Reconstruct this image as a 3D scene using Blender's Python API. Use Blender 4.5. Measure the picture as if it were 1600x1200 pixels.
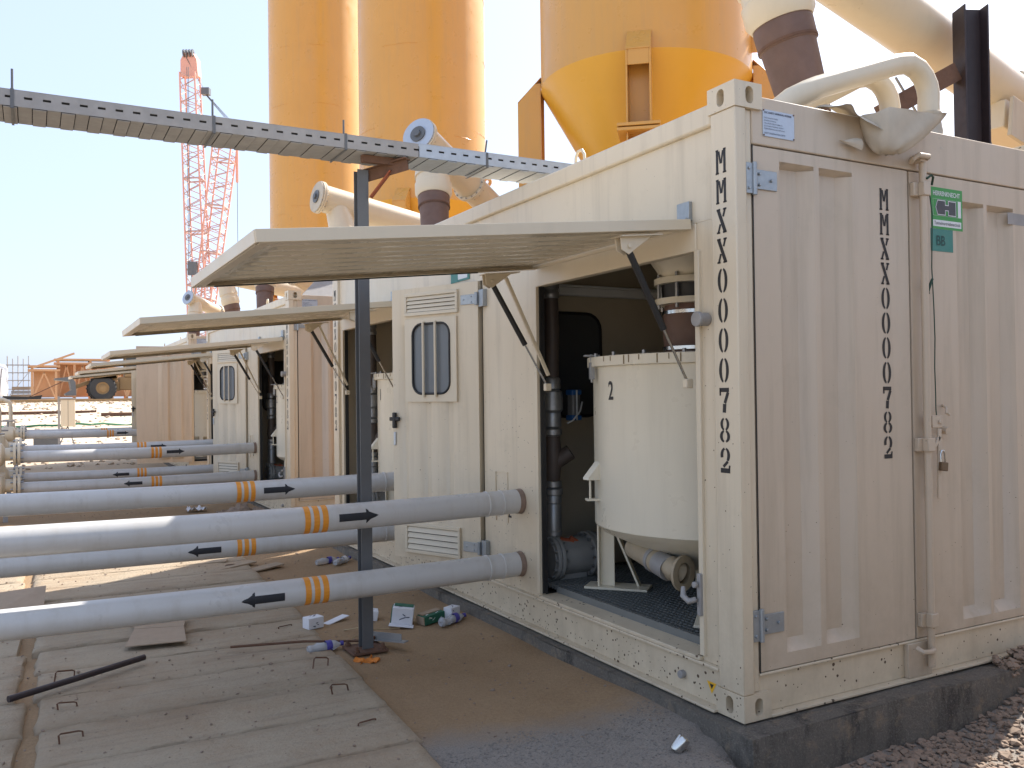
import bpy, math, random
from mathutils import Vector, Matrix, noise
R = math.radians
random.seed(7)
for o in list(bpy.data.objects): bpy.data.objects.remove(o)
scene = bpy.context.scene
COL = scene.collection

# ------------------------------------------------------------------ camera
CAMPOS = Vector((-2.79137, -2.98401, 1.48565))
yaw, pitch, roll = 0.499587, 0.0119214, -0.0128324
fw = Vector((math.sin(yaw)*math.cos(pitch), math.cos(yaw)*math.cos(pitch), math.sin(pitch)))
rt = Vector((math.cos(yaw), -math.sin(yaw), 0)); up = rt.cross(fw)
rt, up = rt*math.cos(roll)+up*math.sin(roll), -rt*math.sin(roll)+up*math.cos(roll)
cam = bpy.data.cameras.new('camera'); camo = bpy.data.objects.new('camera', cam); COL.objects.link(camo)
camo.matrix_world = Matrix(((rt.x, up.x, -fw.x, CAMPOS.x), (rt.y, up.y, -fw.y, CAMPOS.y), (rt.z, up.z, -fw.z, CAMPOS.z), (0, 0, 0, 1)))
cam.sensor_width = 36.0; cam.lens = 1375.548/1600*36.0
cam.clip_start = 0.05; cam.clip_end = 5000
scene.camera = camo

# ------------------------------------------------------------------ sky, sun, exposure
SUN_AZ, SUN_EL = R(72), R(41.5)          # azimuth from +Y towards +X
world = bpy.data.worlds.new('World'); scene.world = world; world.use_nodes = True
wn = world.node_tree.nodes; wl = world.node_tree.links
bg = wn['Background']; sky = wn.new('ShaderNodeTexSky'); sky.sky_type = 'NISHITA'; sky.sun_disc = False
sky.sun_elevation = SUN_EL; sky.sun_rotation = SUN_AZ
sky.air_density = 1.0; sky.dust_density = 2.5; sky.ozone_density = 1.0; sky.altitude = 0
hz = wn.new('ShaderNodeMix'); hz.data_type = 'RGBA'; hz.inputs[0].default_value = .58      # thick pale desert haze, even over the whole sky
wl.new(sky.outputs[0], hz.inputs[6]); hz.inputs[7].default_value = (4.0, 4.75, 6.4, 1)
wl.new(hz.outputs[2], bg.inputs[0]); bg.inputs[1].default_value = 0.12
sl = bpy.data.lights.new('sun', 'SUN'); sl.energy = 5.0; sl.angle = R(0.53); sl.color = (1.0, 0.94, 0.86)
so = bpy.data.objects.new('sun', sl); COL.objects.link(so)
sd = Vector((math.sin(SUN_AZ)*math.cos(SUN_EL), math.cos(SUN_AZ)*math.cos(SUN_EL), math.sin(SUN_EL)))
so.rotation_euler = sd.to_track_quat('Z', 'Y').to_euler(); so.location = (40, 10, 40)
vs = scene.view_settings; vs.view_transform = 'Standard'; vs.look = 'None'; vs.exposure = 0.97; vs.gamma = 1.0; vs.use_curve_mapping = False
scene.render.engine = 'CYCLES'
cy = scene.cycles; cy.use_denoising = True; cy.max_bounces = 8; cy.diffuse_bounces = 5; cy.glossy_bounces = 4
cy.transmission_bounces = 6; cy.transparent_max_bounces = 8; cy.sample_clamp_indirect = 8.0; cy.caustics_reflective = False; cy.caustics_refractive = False

# ------------------------------------------------------------------ materials
class NT:
    def __init__(s, name):
        s.m = bpy.data.materials.new(name); s.m.use_nodes = True
        s.t = s.m.node_tree; s.n = s.t.nodes; s.l = s.t.links; s.b = s.n['Principled BSDF']
        s.co = s.n.new('ShaderNodeTexCoord').outputs['Object']
    def noise(s, scale, detail=4, rough=.6, co=None, sc=None):
        n = s.n.new('ShaderNodeTexNoise'); n.inputs['Scale'].default_value = scale; n.inputs['Detail'].default_value = detail
        n.inputs['Roughness'].default_value = rough
        c = co or s.co
        if sc:
            mp = s.n.new('ShaderNodeMapping'); mp.inputs['Scale'].default_value = sc; s.l.new(c, mp.inputs[0]); c = mp.outputs[0]
        s.l.new(c, n.inputs['Vector']); return n.outputs['Fac']
    def voro(s, scale, feat='F1'):
        n = s.n.new('ShaderNodeTexVoronoi'); n.feature = feat; n.inputs['Scale'].default_value = scale
        s.l.new(s.co, n.inputs['Vector']); return n.outputs['Distance'], n.outputs['Color'] if 'Color' in n.outputs else None
    def ramp(s, f, a, b, ca=(0, 0, 0, 1), cb=(1, 1, 1, 1)):
        n = s.n.new('ShaderNodeValToRGB'); e = n.color_ramp.elements
        e[0].position = a; e[1].position = b; e[0].color = ca; e[1].color = cb
        s.l.new(f, n.inputs[0]); return n.outputs[0]
    def mix(s, f, a, b, mode='MIX'):
        n = s.n.new('ShaderNodeMix'); n.data_type = 'RGBA'; n.blend_type = mode
        for sock, v in ((n.inputs[0], f), (n.inputs[6], a), (n.inputs[7], b)):
            if isinstance(v, (int, float)): sock.default_value = v
            elif isinstance(v, tuple): sock.default_value = v if len(v) == 4 else (*v, 1)
            else: s.l.new(v, sock)
        return n.outputs[2]
    def math(s, op, a, b=0.0):
        n = s.n.new('ShaderNodeMath'); n.operation = op
        for sock, v in ((n.inputs[0], a), (n.inputs[1], b)):
            if isinstance(v, (int, float)): sock.default_value = v
            else: s.l.new(v, sock)
        return n.outputs[0]
    def sepz(s, axis='Z'):
        n = s.n.new('ShaderNodeSeparateXYZ'); s.l.new(s.co, n.inputs[0]); return n.outputs[axis]
    def bump(s, h, strength=.3, dist=.01):
        n = s.n.new('ShaderNodeBump'); n.inputs['Strength'].default_value = strength; n.inputs['Distance'].default_value = dist
        s.l.new(h, n.inputs['Height']); s.l.new(n.outputs[0], s.b.inputs['Normal'])
    def set(s, col=None, rough=None, metal=None, spec=None):
        for k, v in (('Base Color', col), ('Roughness', rough), ('Metallic', metal), ('Specular IOR Level', spec)):
            if v is None: continue
            if isinstance(v, (int, float)): s.b.inputs[k].default_value = v
            elif isinstance(v, tuple): s.b.inputs[k].default_value = (*v, 1) if len(v) == 3 else v
            else: s.l.new(v, s.b.inputs[k])
        return s.m

def simple(name, col, rough=.5, metal=0, var=.12, scale=6, bump=0, spec=None):
    t = NT(name); n = t.noise(scale, 5)
    a = tuple(c*(1-var) for c in col); b = tuple(min(1, c*(1+var)) for c in col)
    c = t.mix(n, a, b); rr = t.ramp(t.noise(scale*3, 3), .2, .8, (max(0, rough-.1),)*3+(1,), (min(1, rough+.12),)*3+(1,))
    if bump: t.bump(t.noise(scale*12, 4), bump, .004)
    return t.set(c, rr, metal, spec)

def paint(name, col, rough=.36, chips=0.0, dirt=.35, wave=.12, low=None):
    """coated steel: slow tone drift, streaks, grime low down, paint chips down to brown primer"""
    t = NT(name)
    c = t.mix(t.noise(1.3, 4), tuple(x*.93 for x in col), tuple(min(1, x*1.05) for x in col))
    streak = t.ramp(t.noise(2.2, 5, .65, sc=(5, 5, .35)), .5, .78)
    c = t.mix(t.math('MULTIPLY', streak, dirt*.55), c, (.30, .245, .17))
    blot = t.ramp(t.noise(3.7, 6, .7), .56, .75)
    c = t.mix(t.math('MULTIPLY', blot, dirt*.35), c, (.36, .31, .22))
    if low:
        z = t.sepz(); m = t.n.new('ShaderNodeMapRange'); m.inputs[1].default_value = low[1]; m.inputs[2].default_value = low[0]
        t.l.new(z, m.inputs[0]); g = t.math('MULTIPLY', m.outputs[0], t.ramp(t.noise(5, 6, .75), .3, .75))
        c = t.mix(t.math('MULTIPLY', g, .55), c, (.33, .26, .17))
    rgh = t.ramp(t.noise(4, 4), .25, .8, (rough-.07,)*3+(1,), (rough+.14,)*3+(1,))
    if chips > 0:
        d, vc = t.voro(38); size = t.ramp(t.noise(3.1, 3), .30, .62, (.05, .05, .05, 1), (.27,)*3+(1,))
        size = t.math('MULTIPLY', size, chips)
        sc_ = t.n.new('ShaderNodeSeparateColor'); t.l.new(vc, sc_.inputs[0])
        size = t.math('MULTIPLY', size, t.ramp(sc_.outputs[0], .50, .97))
        if low:
            z = t.sepz(); m = t.n.new('ShaderNodeMapRange'); m.inputs[1].default_value = 2.2; m.inputs[2].default_value = .1
            m.inputs[3].default_value = .18; t.l.new(z, m.inputs[0]); size = t.math('MULTIPLY', size, m.outputs[0])
        wob = t.math('ADD', d, t.math('MULTIPLY', t.noise(70, 2), .25)); wob = t.math('SUBTRACT', wob, .125)
        k = t.math('LESS_THAN', wob, size)
        if chips > 1: k = t.math('MAXIMUM', k, t.math('GREATER_THAN', t.noise(7.5, 5, .7), .735))
        c = t.mix(k, c, (.10, .065, .04)); rgh = t.mix(k, rgh, (.8,)*3)
        t.bump(t.math('SUBTRACT', 1.0, k), .5, .002)
    elif wave:
        t.bump(t.noise(2.4, 2), wave, .02)
    return t.set(c, rgh)

CREAM = (.68, .585, .435)
M = {}
M['cream'] = paint('cream paint', CREAM, .34, chips=.85, dirt=.55, low=(.15, .9))
M['cream_rail'] = paint('cream paint chipped', CREAM, .4, chips=1.3, dirt=.5, low=(-.02, .45))
M['cream_end_shaded'] = paint('cream paint shaded end', (.57, .475, .365), .36, chips=.5, dirt=.7, low=(.15, .9))  # same cream paint, base darkened: shade of the end face put into it
M['cream_clean'] = paint('cream paint clean', (.67, .585, .44), .32, dirt=.15)
M['cream_gloss_lit'] = paint('cream gloss paint lit', (.76, .68, .53), .24, dirt=.12, wave=0)  # paler than the other cream, bounce light under the flaps put into it
M['dusty'] = simple('dust caked pipe', (.40, .33, .23), .7, var=.3, scale=9)
M['drip'] = simple('dried grout drip', (.22, .165, .09), .7, var=.3)
M['cream_roof'] = paint('cream paint dusty', (.53, .46, .35), .5, dirt=.9)
M['tank'] = paint('tank enamel', (.72, .665, .53), .3, dirt=.25)
M['pipe'] = paint('light grey pipe paint', (.57, .56, .54), .3, dirt=.45)
M['orange'] = simple('orange tape', (.78, .30, .03), .45, var=.15, scale=30)
M['black'] = simple('black marking', (.018, .02, .026), .5, var=.3)
M['stencil'] = simple('black stencil paint', (.022, .02, .02), .6, var=.4, scale=40)
M['yellow'] = paint('silo yellow', (.62, .325, .07), .30, dirt=.35, wave=0)
M['yellow2'] = paint('silo cone yellow', (.72, .37, .03), .33, dirt=.08, wave=0)
M['galv'] = simple('galvanised steel', (.46, .50, .54), .42, metal=.55, var=.2, scale=18)
M['galv_old'] = simple('dusty galvanised steel', (.33, .32, .31), .6, metal=.25, var=.25, scale=10)
M['zinc'] = simple('blue zinc hinge', (.36, .39, .41), .38, metal=.6, var=.2, scale=40)
M['steel_dark'] = simple('dark grey steel', (.125, .13, .135), .45, metal=.1, var=.2)
M['beam'] = simple('dark primer beam', (.035, .024, .026), .5, var=.3)
M['rust'] = simple('rusty steel', (.13, .065, .038), .75, var=.45, scale=14, bump=.3)
M['stub'] = simple('rust stained grey paint', (.24, .17, .13), .6, var=.45, scale=25)
M['primer'] = simple('red primer', (.30, .075, .03), .7, var=.35, scale=12)
M['brown'] = simple('brown rubber sleeve', (.15, .088, .066), .6, var=.35, scale=7, bump=.2)
M['hose'] = simple('dark hose rubber', (.075, .058, .05), .55, var=.3)
M['rubber'] = simple('black rubber', (.015, .015, .016), .5, var=.3)
M['chrome'] = simple('bright steel', (.6, .6, .58), .22, metal=1.0, var=.1)
M['fitting'] = simple('pipe fitting steel', (.30, .31, .32), .4, metal=.7, var=.3, scale=20)
M['pump'] = simple('grey pump paint', (.24, .245, .24), .4, var=.2, scale=12)
M['blue'] = simple('blue actuator', (.01, .07, .22), .4, var=.2)
M['inner'] = simple('interior panel', (.48, .43, .33), .5, var=.15, scale=3)
M['floor_in'] = simple('interior floor', (.05, .055, .055), .7, var=.3)
M['grate'] = simple('dark grating', (.19, .20, .195), .5, metal=.3, var=.2)
M['darkglass'] = simple('dark window', (.06, .066, .07), .14, var=.1)
M['canvas'] = simple('cream canvas', (.52, .46, .37), .85, var=.2, scale=9, bump=.25)
M['white'] = simple('white card', (.72, .72, .75), .7, var=.08, scale=20)
M['green'] = simple('green card', (.02, .12, .07), .6, var=.2, scale=20)
M['signgreen'] = simple('sign green', (.045, .30, .07), .45, var=.1)
M['teal'] = simple('teal card', (.045, .22, .19), .5, var=.12)
M['signwhite'] = simple('sign white', (.72, .75, .76), .5, var=.05)
M['signgrey'] = simple('sign dark grey', (.06, .065, .08), .5)
M['plaque'] = simple('aluminium plaque', (.46, .51, .58), .35, metal=.3, var=.08, scale=30)
M['plaque_ink'] = simple('plaque ink', (.05, .06, .10), .6)
M['inkteal'] = simple('faded ink', (.02, .075, .07), .6)
M['warn'] = simple('warning yellow', (.75, .42, .02), .5)
M['card'] = simple('cardboard', (.36, .27, .19), .9, var=.15, scale=12)
M['wood'] = simple('scrap board', (.33, .25, .17), .9, var=.3, scale=10)
M['crane'] = simple('crane paint hazed', (.72, .36, .27), .5, var=.15)  # paled: the haze of distance is put into this colour
M['cranesteel'] = simple('crane lacing', (.52, .34, .30), .5, var=.2)
M['formwork'] = simple('formwork orange', (.58, .33, .17), .7, var=.3, scale=.6)
M['loader'] = simple('dusty loader yellow', (.30, .19, .085), .7, var=.35, scale=1.2)
M['tyre'] = simple('dusty tyre', (.045, .045, .045), .85, var=.4, scale=2)
M['cable'] = simple('cable black', (.02, .02, .02), .5)
M['hose_green'] = simple('green hose', (.03, .16, .07), .5)
M['purple'] = simple('bottle label', (.07, .06, .30), .45, var=.3, scale=40)
M['orange_rag'] = simple('orange rag', (.62, .20, .03), .85, var=.3, scale=25)
M['twig'] = simple('dry stalk', (.42, .32, .19), .8)
M['wire_green'] = simple('green cord', (.02, .06, .04), .7)
def glass(name, col, rough, trans, alpha=1):
    t = NT(name); t.b.inputs['Transmission Weight'].default_value = trans; t.b.inputs['IOR'].default_value = 1.3
    return t.set(col, rough)
M['pane'] = glass('window pane', (.30, .32, .33), .06, .35)
M['pet'] = glass('clear plastic', (.82, .84, .88), .2, .55)

def ground_mat():
    t = NT('sandy ground')
    big = t.noise(.45, 6, .6); mid = t.noise(3.1, 7, .7); fine = t.noise(55, 4, .7); peb = t.noise(140, 2, .6)
    sand = t.mix(mid, (.29, .185, .10), (.44, .305, .18))
    sand = t.mix(t.math('MULTIPLY', t.ramp(fine, .3, .75), .45), sand, (.15, .105, .07))
    grav = t.mix(peb, (.12, .105, .09), (.40, .355, .31))
    # grey chippings: patch before the near container, and the trench at its end
    sx = t.n.new('ShaderNodeSeparateXYZ'); t.l.new(t.co, sx.inputs[0])
    line = t.math('ADD', t.math('MULTIPLY', sx.outputs[0], -.18), .62)
    lim = t.math('SUBTRACT', t.math('ADD', line, t.math('MULTIPLY', t.noise(2.4, 5, .7), .55)), .30)
    k = t.n.new('ShaderNodeMapRange'); k.inputs[1].default_value = -.14; k.inputs[2].default_value = .20
    t.l.new(t.math('SUBTRACT', lim, sx.outputs[1]), k.inputs[0])
    c = t.mix(k.outputs[0], sand, grav)
    # pale dry sand further off
    f = t.n.new('ShaderNodeMapRange'); f.inputs[1].default_value = 12; f.inputs[2].default_value = 26; t.l.new(sx.outputs[1], f.inputs[0])
    pale = t.mix(t.noise(1.6, 7, .75), (.52, .42, .31), (.68, .57, .43)); pale = t.mix(t.math('MULTIPLY', t.ramp(t.noise(5, 6, .8), .55, .68), .3), pale, (.40, .31, .22))
    fx = t.n.new('ShaderNodeMapRange'); fx.inputs[1].default_value = -4.3; fx.inputs[2].default_value = -5.2; t.l.new(sx.outputs[0], fx.inputs[0])  # pale band out of view on the left, added to bounce light on the containers
    c = t.mix(t.math('MAXIMUM', f.outputs[0], fx.outputs[0]), c, pale)
    h = t.math('ADD', t.math('MULTIPLY', mid, .6), t.math('ADD', t.math('MULTIPLY', fine, .25), t.math('MULTIPLY', peb, .22)))
    t.bump(h, .65, .03)
    return t.set(c, .95, spec=.2)
M['ground'] = ground_mat()
def slab_mat():
    t = NT('dusty concrete slab')
    c = t.mix(t.noise(2.2, 6, .7), (.34, .275, .20), (.48, .395, .285))
    c = t.mix(t.ramp(t.noise(1.0, 7, .75), .44, .64), c, (.37, .275, .185))
    c = t.mix(t.math('MULTIPLY', t.ramp(t.noise(60, 3), .55, .75), .5), c, (.25, .21, .17))
    c = t.mix(t.math('MULTIPLY', t.ramp(t.noise(3, 5, .6, sc=(.5, 7, 1)), .52, .70), .35), c, (.22, .18, .14))
    t.bump(t.math('ADD', t.math('MULTIPLY', t.noise(4, 7, .75, sc=(1, 2.2, 1)), 1.2), t.noise(40, 6, .7)), .7, .02)
    return t.set(c, .92, spec=.2)
M['slab'] = slab_mat()
def conc_mat():
    t = NT('damp concrete plinth')
    z = t.sepz(); m = t.n.new('ShaderNodeMapRange'); m.inputs[1].default_value = -.30; m.inputs[2].default_value = 0
    t.l.new(z, m.inputs[0])
    c = t.mix(t.noise(5, 7, .75), (.125, .113, .098), (.29, .262, .222))
    c = t.mix(t.ramp(t.noise(3.1, 5, .7, sc=(1.6, 1.6, .6)), .50, .66), c, (.10, .092, .082))
    c = t.mix(t.ramp(t.noise(9, 6, .7), .55, .72), c, (.33, .265, .19))
    c = t.mix(t.math('MULTIPLY', t.ramp(t.noise(90, 3, .7), .52, .7), .5), c, (.40, .36, .31))
    sm = t.math('MULTIPLY', t.ramp(t.math('ADD', m.outputs[0], t.math('MULTIPLY', t.noise(6, 6, .7), .5)), 1.05, 1.3), .7)
    c = t.mix(sm, c, (.36, .285, .20))
    t.bump(t.math('ADD', t.noise(14, 7, .8), t.math('MULTIPLY', t.noise(70, 5, .8), .6)), 1.0, .02)
    return t.set(c, .93, spec=.2)
M['concrete'] = conc_mat()
M['palestone'] = simple('pale rubble stone', (.44, .35, .26), .95, var=.3, scale=4)
M['stone'] = simple('crushed stone', (.27, .20, .15), .95, var=.5, scale=16, bump=.3)
M['chips'] = simple('grey chippings', (.23, .205, .18), .95, var=.6, scale=30)
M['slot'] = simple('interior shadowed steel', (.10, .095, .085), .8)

# ------------------------------------------------------------------ mesh builder
ORG = {}
class MB:
    def __init__(s): s.v = []; s.f = []
    def add(s, vs, fs):
        b = len(s.v); s.v += [Vector(v) for v in vs]; s.f += [tuple(i+b for i in f) for f in fs]; return s
    def box(s, x0, x1, y0, y1, z0, z1):
        return s.add([(x0, y0, z0), (x1, y0, z0), (x1, y1, z0), (x0, y1, z0), (x0, y0, z1), (x1, y0, z1), (x1, y1, z1), (x0, y1, z1)],
                     [(0, 3, 2, 1), (4, 5, 6, 7), (0, 1, 5, 4), (1, 2, 6, 5), (2, 3, 7, 6), (3, 0, 4, 7)])
    def obox(s, c, ax, ay, az, sx, sy, sz):
        c = Vector(c); ax = Vector(ax).normalized(); ay = Vector(ay).normalized(); az = Vector(az).normalized()
        P = [c+ax*sx*i/2+ay*sy*j/2+az*sz*k/2 for k in (-1, 1) for i, j in ((-1, -1), (1, -1), (1, 1), (-1, 1))]
        return s.add(P, [(0, 3, 2, 1), (4, 5, 6, 7), (0, 1, 5, 4), (1, 2, 6, 5), (2, 3, 7, 6), (3, 0, 4, 7)])
    def bar(s, p0, p1, w, h, upv=(0, 0, 1)):
        p0 = Vector(p0); p1 = Vector(p1); d = (p1-p0); a = d.normalized(); u = Vector(upv)
        if abs(a.dot(u)) > .98: u = Vector((0, 1, 0))
        sdv = a.cross(u).normalized(); u = sdv.cross(a)
        return s.obox((p0+p1)/2, a, sdv, u, d.length, w, h)
    def cyl(s, p0, p1, r0, r1=None, n=16, cap=True):
        return s.tube([p0, p1], [r0, r0 if r1 is None else r1], n, cap)
    def tube(s, path, r, n=12, cap=True):
        P = [Vector(p) for p in path]; rs = r if isinstance(r, (list, tuple)) else [r]*len(P)
        b = len(s.v); prev = None
        for i, p in enumerate(P):
            t = (P[min(i+1, len(P)-1)]-P[max(i-1, 0)]).normalized()
            if prev is None:
                u = Vector((0, 0, 1)) if abs(t.z) < .9 else Vector((0, 1, 0))
                a = t.cross(u).normalized()
            else: a = (prev-t*prev.dot(t)).normalized()
            prev = a; c = t.cross(a)
            for k in range(n):
                q = 2*math.pi*k/n; s.v.append(p+(a*math.cos(q)+c*math.sin(q))*rs[i])
        for i in range(len(P)-1):
            for k in range(n):
                k2 = (k+1) % n; s.f.append((b+i*n+k, b+i*n+k2, b+(i+1)*n+k2, b+(i+1)*n+k))
        if cap:
            s.f.append(tuple(b+k for k in reversed(range(n)))); e = b+(len(P)-1)*n; s.f.append(tuple(e+k for k in range(n)))
        return s
    def lathe(s, c, prof, n=32, ax=(0, 0, 1), a0=0, a1=2*math.pi):
        ax = Vector(ax).normalized(); u = Vector((1, 0, 0)) if abs(ax.x) < .9 else Vector((0, 1, 0))
        u = (u-ax*u.dot(ax)).normalized(); w = ax.cross(u); c = Vector(c); b = len(s.v)
        for r, z in prof:
            for k in range(n):
                q = a0+(a1-a0)*k/n; s.v.append(c+ax*z+(u*math.cos(q)+w*math.sin(q))*r)
        for i in range(len(prof)-1):
            for k in range(n):
                k2 = (k+1) % n; s.f.append((b+i*n+k, b+i*n+k2, b+(i+1)*n+k2, b+(i+1)*n+k))
        return s
    def prism(s, pts, off):
        """closed outline pts (3d) pushed along off"""
        n = len(pts); off = Vector(off); P = [Vector(p) for p in pts]
        return s.add(P+[p+off for p in P], [tuple(reversed(range(n))), tuple(range(n, 2*n))]+[(i, (i+1) % n, (i+1) % n+n, i+n) for i in range(n)])
    def field(s, us, ws, fn, skirt=None):
        """grid of points fn(u,w); skirt = vector pushed to close the rim"""
        b = len(s.v); nu, nw = len(us), len(ws)
        for w in ws:
            for u in us: s.v.append(Vector(fn(u, w)))
        for j in range(nw-1):
            for i in range(nu-1):
                a = b+j*nu+i; s.f.append((a, a+1, a+nu+1, a+nu))
        if skirt is not None:
            rim = [b+i for i in range(nu)]+[b+j*nu+nu-1 for j in range(1, nw)]+[b+(nw-1)*nu+i for i in reversed(range(nu-1))]+[b+j*nu for j in reversed(range(1, nw-1))]
            e = len(s.v); s.v += [s.v[i]+Vector(skirt) for i in rim]; n = len(rim)
            for i in range(n):
                k = (i+1) % n; s.f.append((rim[k], rim[i], e+i, e+k))
            s.f.append(tuple(e+i for i in range(n)))
        return s
    def build(s, name, mat, parent=None, bev=0, ang=38):
        me = bpy.data.meshes.new(name); root = parent
        while root is not None and root.parent is not None: root = root.parent
        o0 = ORG.get(root.name, Vector()) if root is not None else Vector()
        if o0.length_squared == 0: me.from_pydata(s.v, [], s.f)
        else: me.from_pydata([v-o0 for v in s.v], [], s.f)
        me.validate(); me.update()
        me.materials.append(M[mat] if isinstance(mat, str) else mat)
        me.polygons.foreach_set('use_smooth', [True]*len(me.polygons)); me.set_sharp_from_angle(angle=R(ang))
        o = bpy.data.objects.new(name, me); COL.objects.link(o)
        if parent is not None: o.parent = parent
        if bev:
            m = o.modifiers.new('bevel', 'BEVEL'); m.width = bev; m.segments = 2; m.limit_method = 'ANGLE'; m.angle_limit = R(40)
        return o
def thing(name, label, cat, loc=(0, 0, 0), group=None):
    o = bpy.data.objects.new(name, None); COL.objects.link(o); o.location = loc; ORG[o.name] = Vector(loc)
    o.empty_display_size = .1; o['label'] = label; o['category'] = cat
    if group: o['group'] = group
    return o
def tag(o, label, cat, group=None, kind=None):
    if label: o['label'] = label
    if cat: o['category'] = cat
    if group: o['group'] = group
    if kind: o['kind'] = kind
    return o
def rebase(o, loc):
    """move a one-mesh thing's origin to its base"""
    loc = Vector(loc); o.data.transform(Matrix.Translation(-loc)); o.location = loc; return o
def copy_tree(o, delta=None, parent=None):
    c = o.copy(); COL.objects.link(c); c.parent = parent
    if parent is None:
        if delta is not None: c.location = o.location+Vector(delta)
        ORG[c.name] = c.location.copy()
    for ch in list(o.children): copy_tree(ch, None, c)
    return c
def text(s, size, o, u, v, mat, name, parent, lift=.0015, bold=0.0, align='LEFT', sx=1.0):
    cu = bpy.data.curves.new('txt', 'FONT'); cu.body = s; cu.size = size; cu.align_x = align; cu.offset = bold; cu.resolution_u = 3
    ob = bpy.data.objects.new('txt', cu); COL.objects.link(ob)
    dg = bpy.context.evaluated_depsgraph_get(); me0 = bpy.data.meshes.new_from_object(ob.evaluated_get(dg))
    u = Vector(u).normalized(); v = Vector(v).normalized(); n = u.cross(v); o = Vector(o)
    mb = MB(); mb.v = [o+u*p.co.x*sx+v*p.co.y+n*lift for p in me0.vertices]; mb.f = [tuple(p.vertices) for p in me0.polygons]
    bpy.data.objects.remove(ob); bpy.data.curves.remove(cu); bpy.data.meshes.remove(me0)
    return mb.build(name, mat, parent)

# stencil alphabet: strokes and split bowls in a 1 x 1.75 cell
def band(cx, cy, rx, ry, a0, a1, w, n=10):
    out = []
    for i in range(n):
        q = [R(a0+(a1-a0)*(i+k)/n) for k in (0, 1)]
        out.append([(cx+(rx)*math.cos(q[0]), cy+(ry)*math.sin(q[0])), (cx+rx*math.cos(q[1]), cy+ry*math.sin(q[1])),
                    (cx+(rx-w)*math.cos(q[1]), cy+(ry-w*.45)*math.sin(q[1])), (cx+(rx-w)*math.cos(q[0]), cy+(ry-w*.45)*math.sin(q[0]))])
    return out
def st(x0, y0, x1, y1, w):
    dx, dy = x1-x0, y1-y0; L = math.hypot(dx, dy); nx, ny = -dy/L*w/2, dx/L*w/2
    return [[(x0+nx, y0+ny), (x0-nx, y0-ny), (x1-nx, y1-ny), (x1+nx, y1+ny)]]
GLY = {
 'M': st(.13, 0, .13, 1.75, .24)+st(-.04, .06, .30, .06, .12)+st(-.02, 1.69, .26, 1.69, .12)+st(.88, 0, .88, 1.75, .24)+st(.70, .06, 1.05, .06, .12)+st(.75, 1.69, 1.02, 1.69, .12)+st(.30, 1.62, .47, .72, .17)+st(.54, .72, .72, 1.62, .17),
 'X': st(.15, 1.72, .86, .03, .30)+st(.86, 1.72, .66, 1.16, .19)+st(.38, .66, .15, .03, .19)+st(0, 1.69, .38, 1.69, .13)+st(.66, 1.69, 1, 1.69, .13)+st(0, .06, .34, .06, .13)+st(.62, .06, 1, .06, .13),
 '0': band(.5, .875, .5, .9, 103, 257, .29)+band(.5, .875, .5, .9, -77, 77, .29),
 '7': st(.02, 1.60, .98, 1.60, .30)+st(.09, 1.75, .09, 1.2, .17)+st(.88, 1.44, .54, .66, .28)+st(.52, .62, .47, 0, .34),
 '8': band(.5, 1.30, .45, .47, 106, 254, .26)+band(.5, 1.30, .45, .47, -74, 74, .26)+band(.5, .44, .52, .46, 106, 254, .29)+band(.5, .44, .52, .46, -74, 74, .29),
 '2': band(.5, 1.22, .49, .55, 102, 200, .29)+band(.5, 1.22, .49, .55, -48, 78, .29)+st(.76, .80, .30, .40, .22)+st(.02, .14, .98, .14, .34)+st(.88, .2, .94, .52, .16),
}
def stencil(word, o, u, v, w, pitch, mat, name, parent, lift=.0015):
    o = Vector(o); u = Vector(u); v = Vector(v); n = u.cross(v)
    for i, ch in enumerate(word):
        mb = MB()
        for q in GLY[ch]:
            P = [o+u*(x*w)+v*(y*w-i*pitch)+n*lift for x, y in q]
            mb.add(P, [tuple(range(len(P)))])
        mb.build(name, mat, parent)

def stadium(cx, cy, a, b, n=8):
    """upright oval slot outline, half width a, half height b"""
    P = []
    for i in range(n+1): q = math.pi*i/n; P.append((cx+a*math.cos(q), cy+b-a+a*math.sin(q)))
    for i in range(n+1): q = math.pi+math.pi*i/n; P.append((cx+a*math.cos(q), cy-b+a+a*math.sin(q)))
    return P
def rrect(cx, cy, w, h, r, n=5):
    P = []
    for sx, sy, a in ((1, 1, 0), (-1, 1, 90), (-1, -1, 180), (1, -1, 270)):
        for i in range(n+1):
            q = R(a+90*i/n); P.append((cx+sx*(w/2-r)+r*math.cos(q), cy+sy*(h/2-r)+r*math.sin(q)))
    return P
def face_hole(mb, to3, x0, x1, y0, y1, hole, depth):
    """rectangle with a hole, a wall into the hole and a floor; to3(u,v,d)"""
    n = len(hole); cx = sum(p[0] for p in hole)/n; cyy = sum(p[1] for p in hole)/n
    outer = []
    for hx, hy in hole:
        dx, dy = hx-cx, hy-cyy; k = min(((x1-cx) if dx > 0 else (x0-cx))/dx if abs(dx) > 1e-9 else 1e9, ((y1-cyy) if dy > 0 else (y0-cyy))/dy if abs(dy) > 1e-9 else 1e9)
        outer.append((cx+dx*k, cyy+dy*k))
    # snap the nearest outer points to the corners
    for c in ((x0, y0), (x1, y0), (x1, y1), (x0, y1)):
        j = min(range(n), key=lambda i: (outer[i][0]-c[0])**2+(outer[i][1]-c[1])**2); outer[j] = c
    b = len(mb.v)
    mb.v += [Vector(to3(*p, 0)) for p in outer]+[Vector(to3(*p, 0)) for p in hole]+[Vector(to3(*p, depth)) for p in hole]
    for i in range(n):
        k = (i+1) % n
        mb.f += [(b+i, b+k, b+n+k, b+n+i), (b+n+i, b+n+k, b+2*n+k, b+2*n+i)]
    mb.f.append(tuple(b+2*n+i for i in range(n)))

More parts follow.
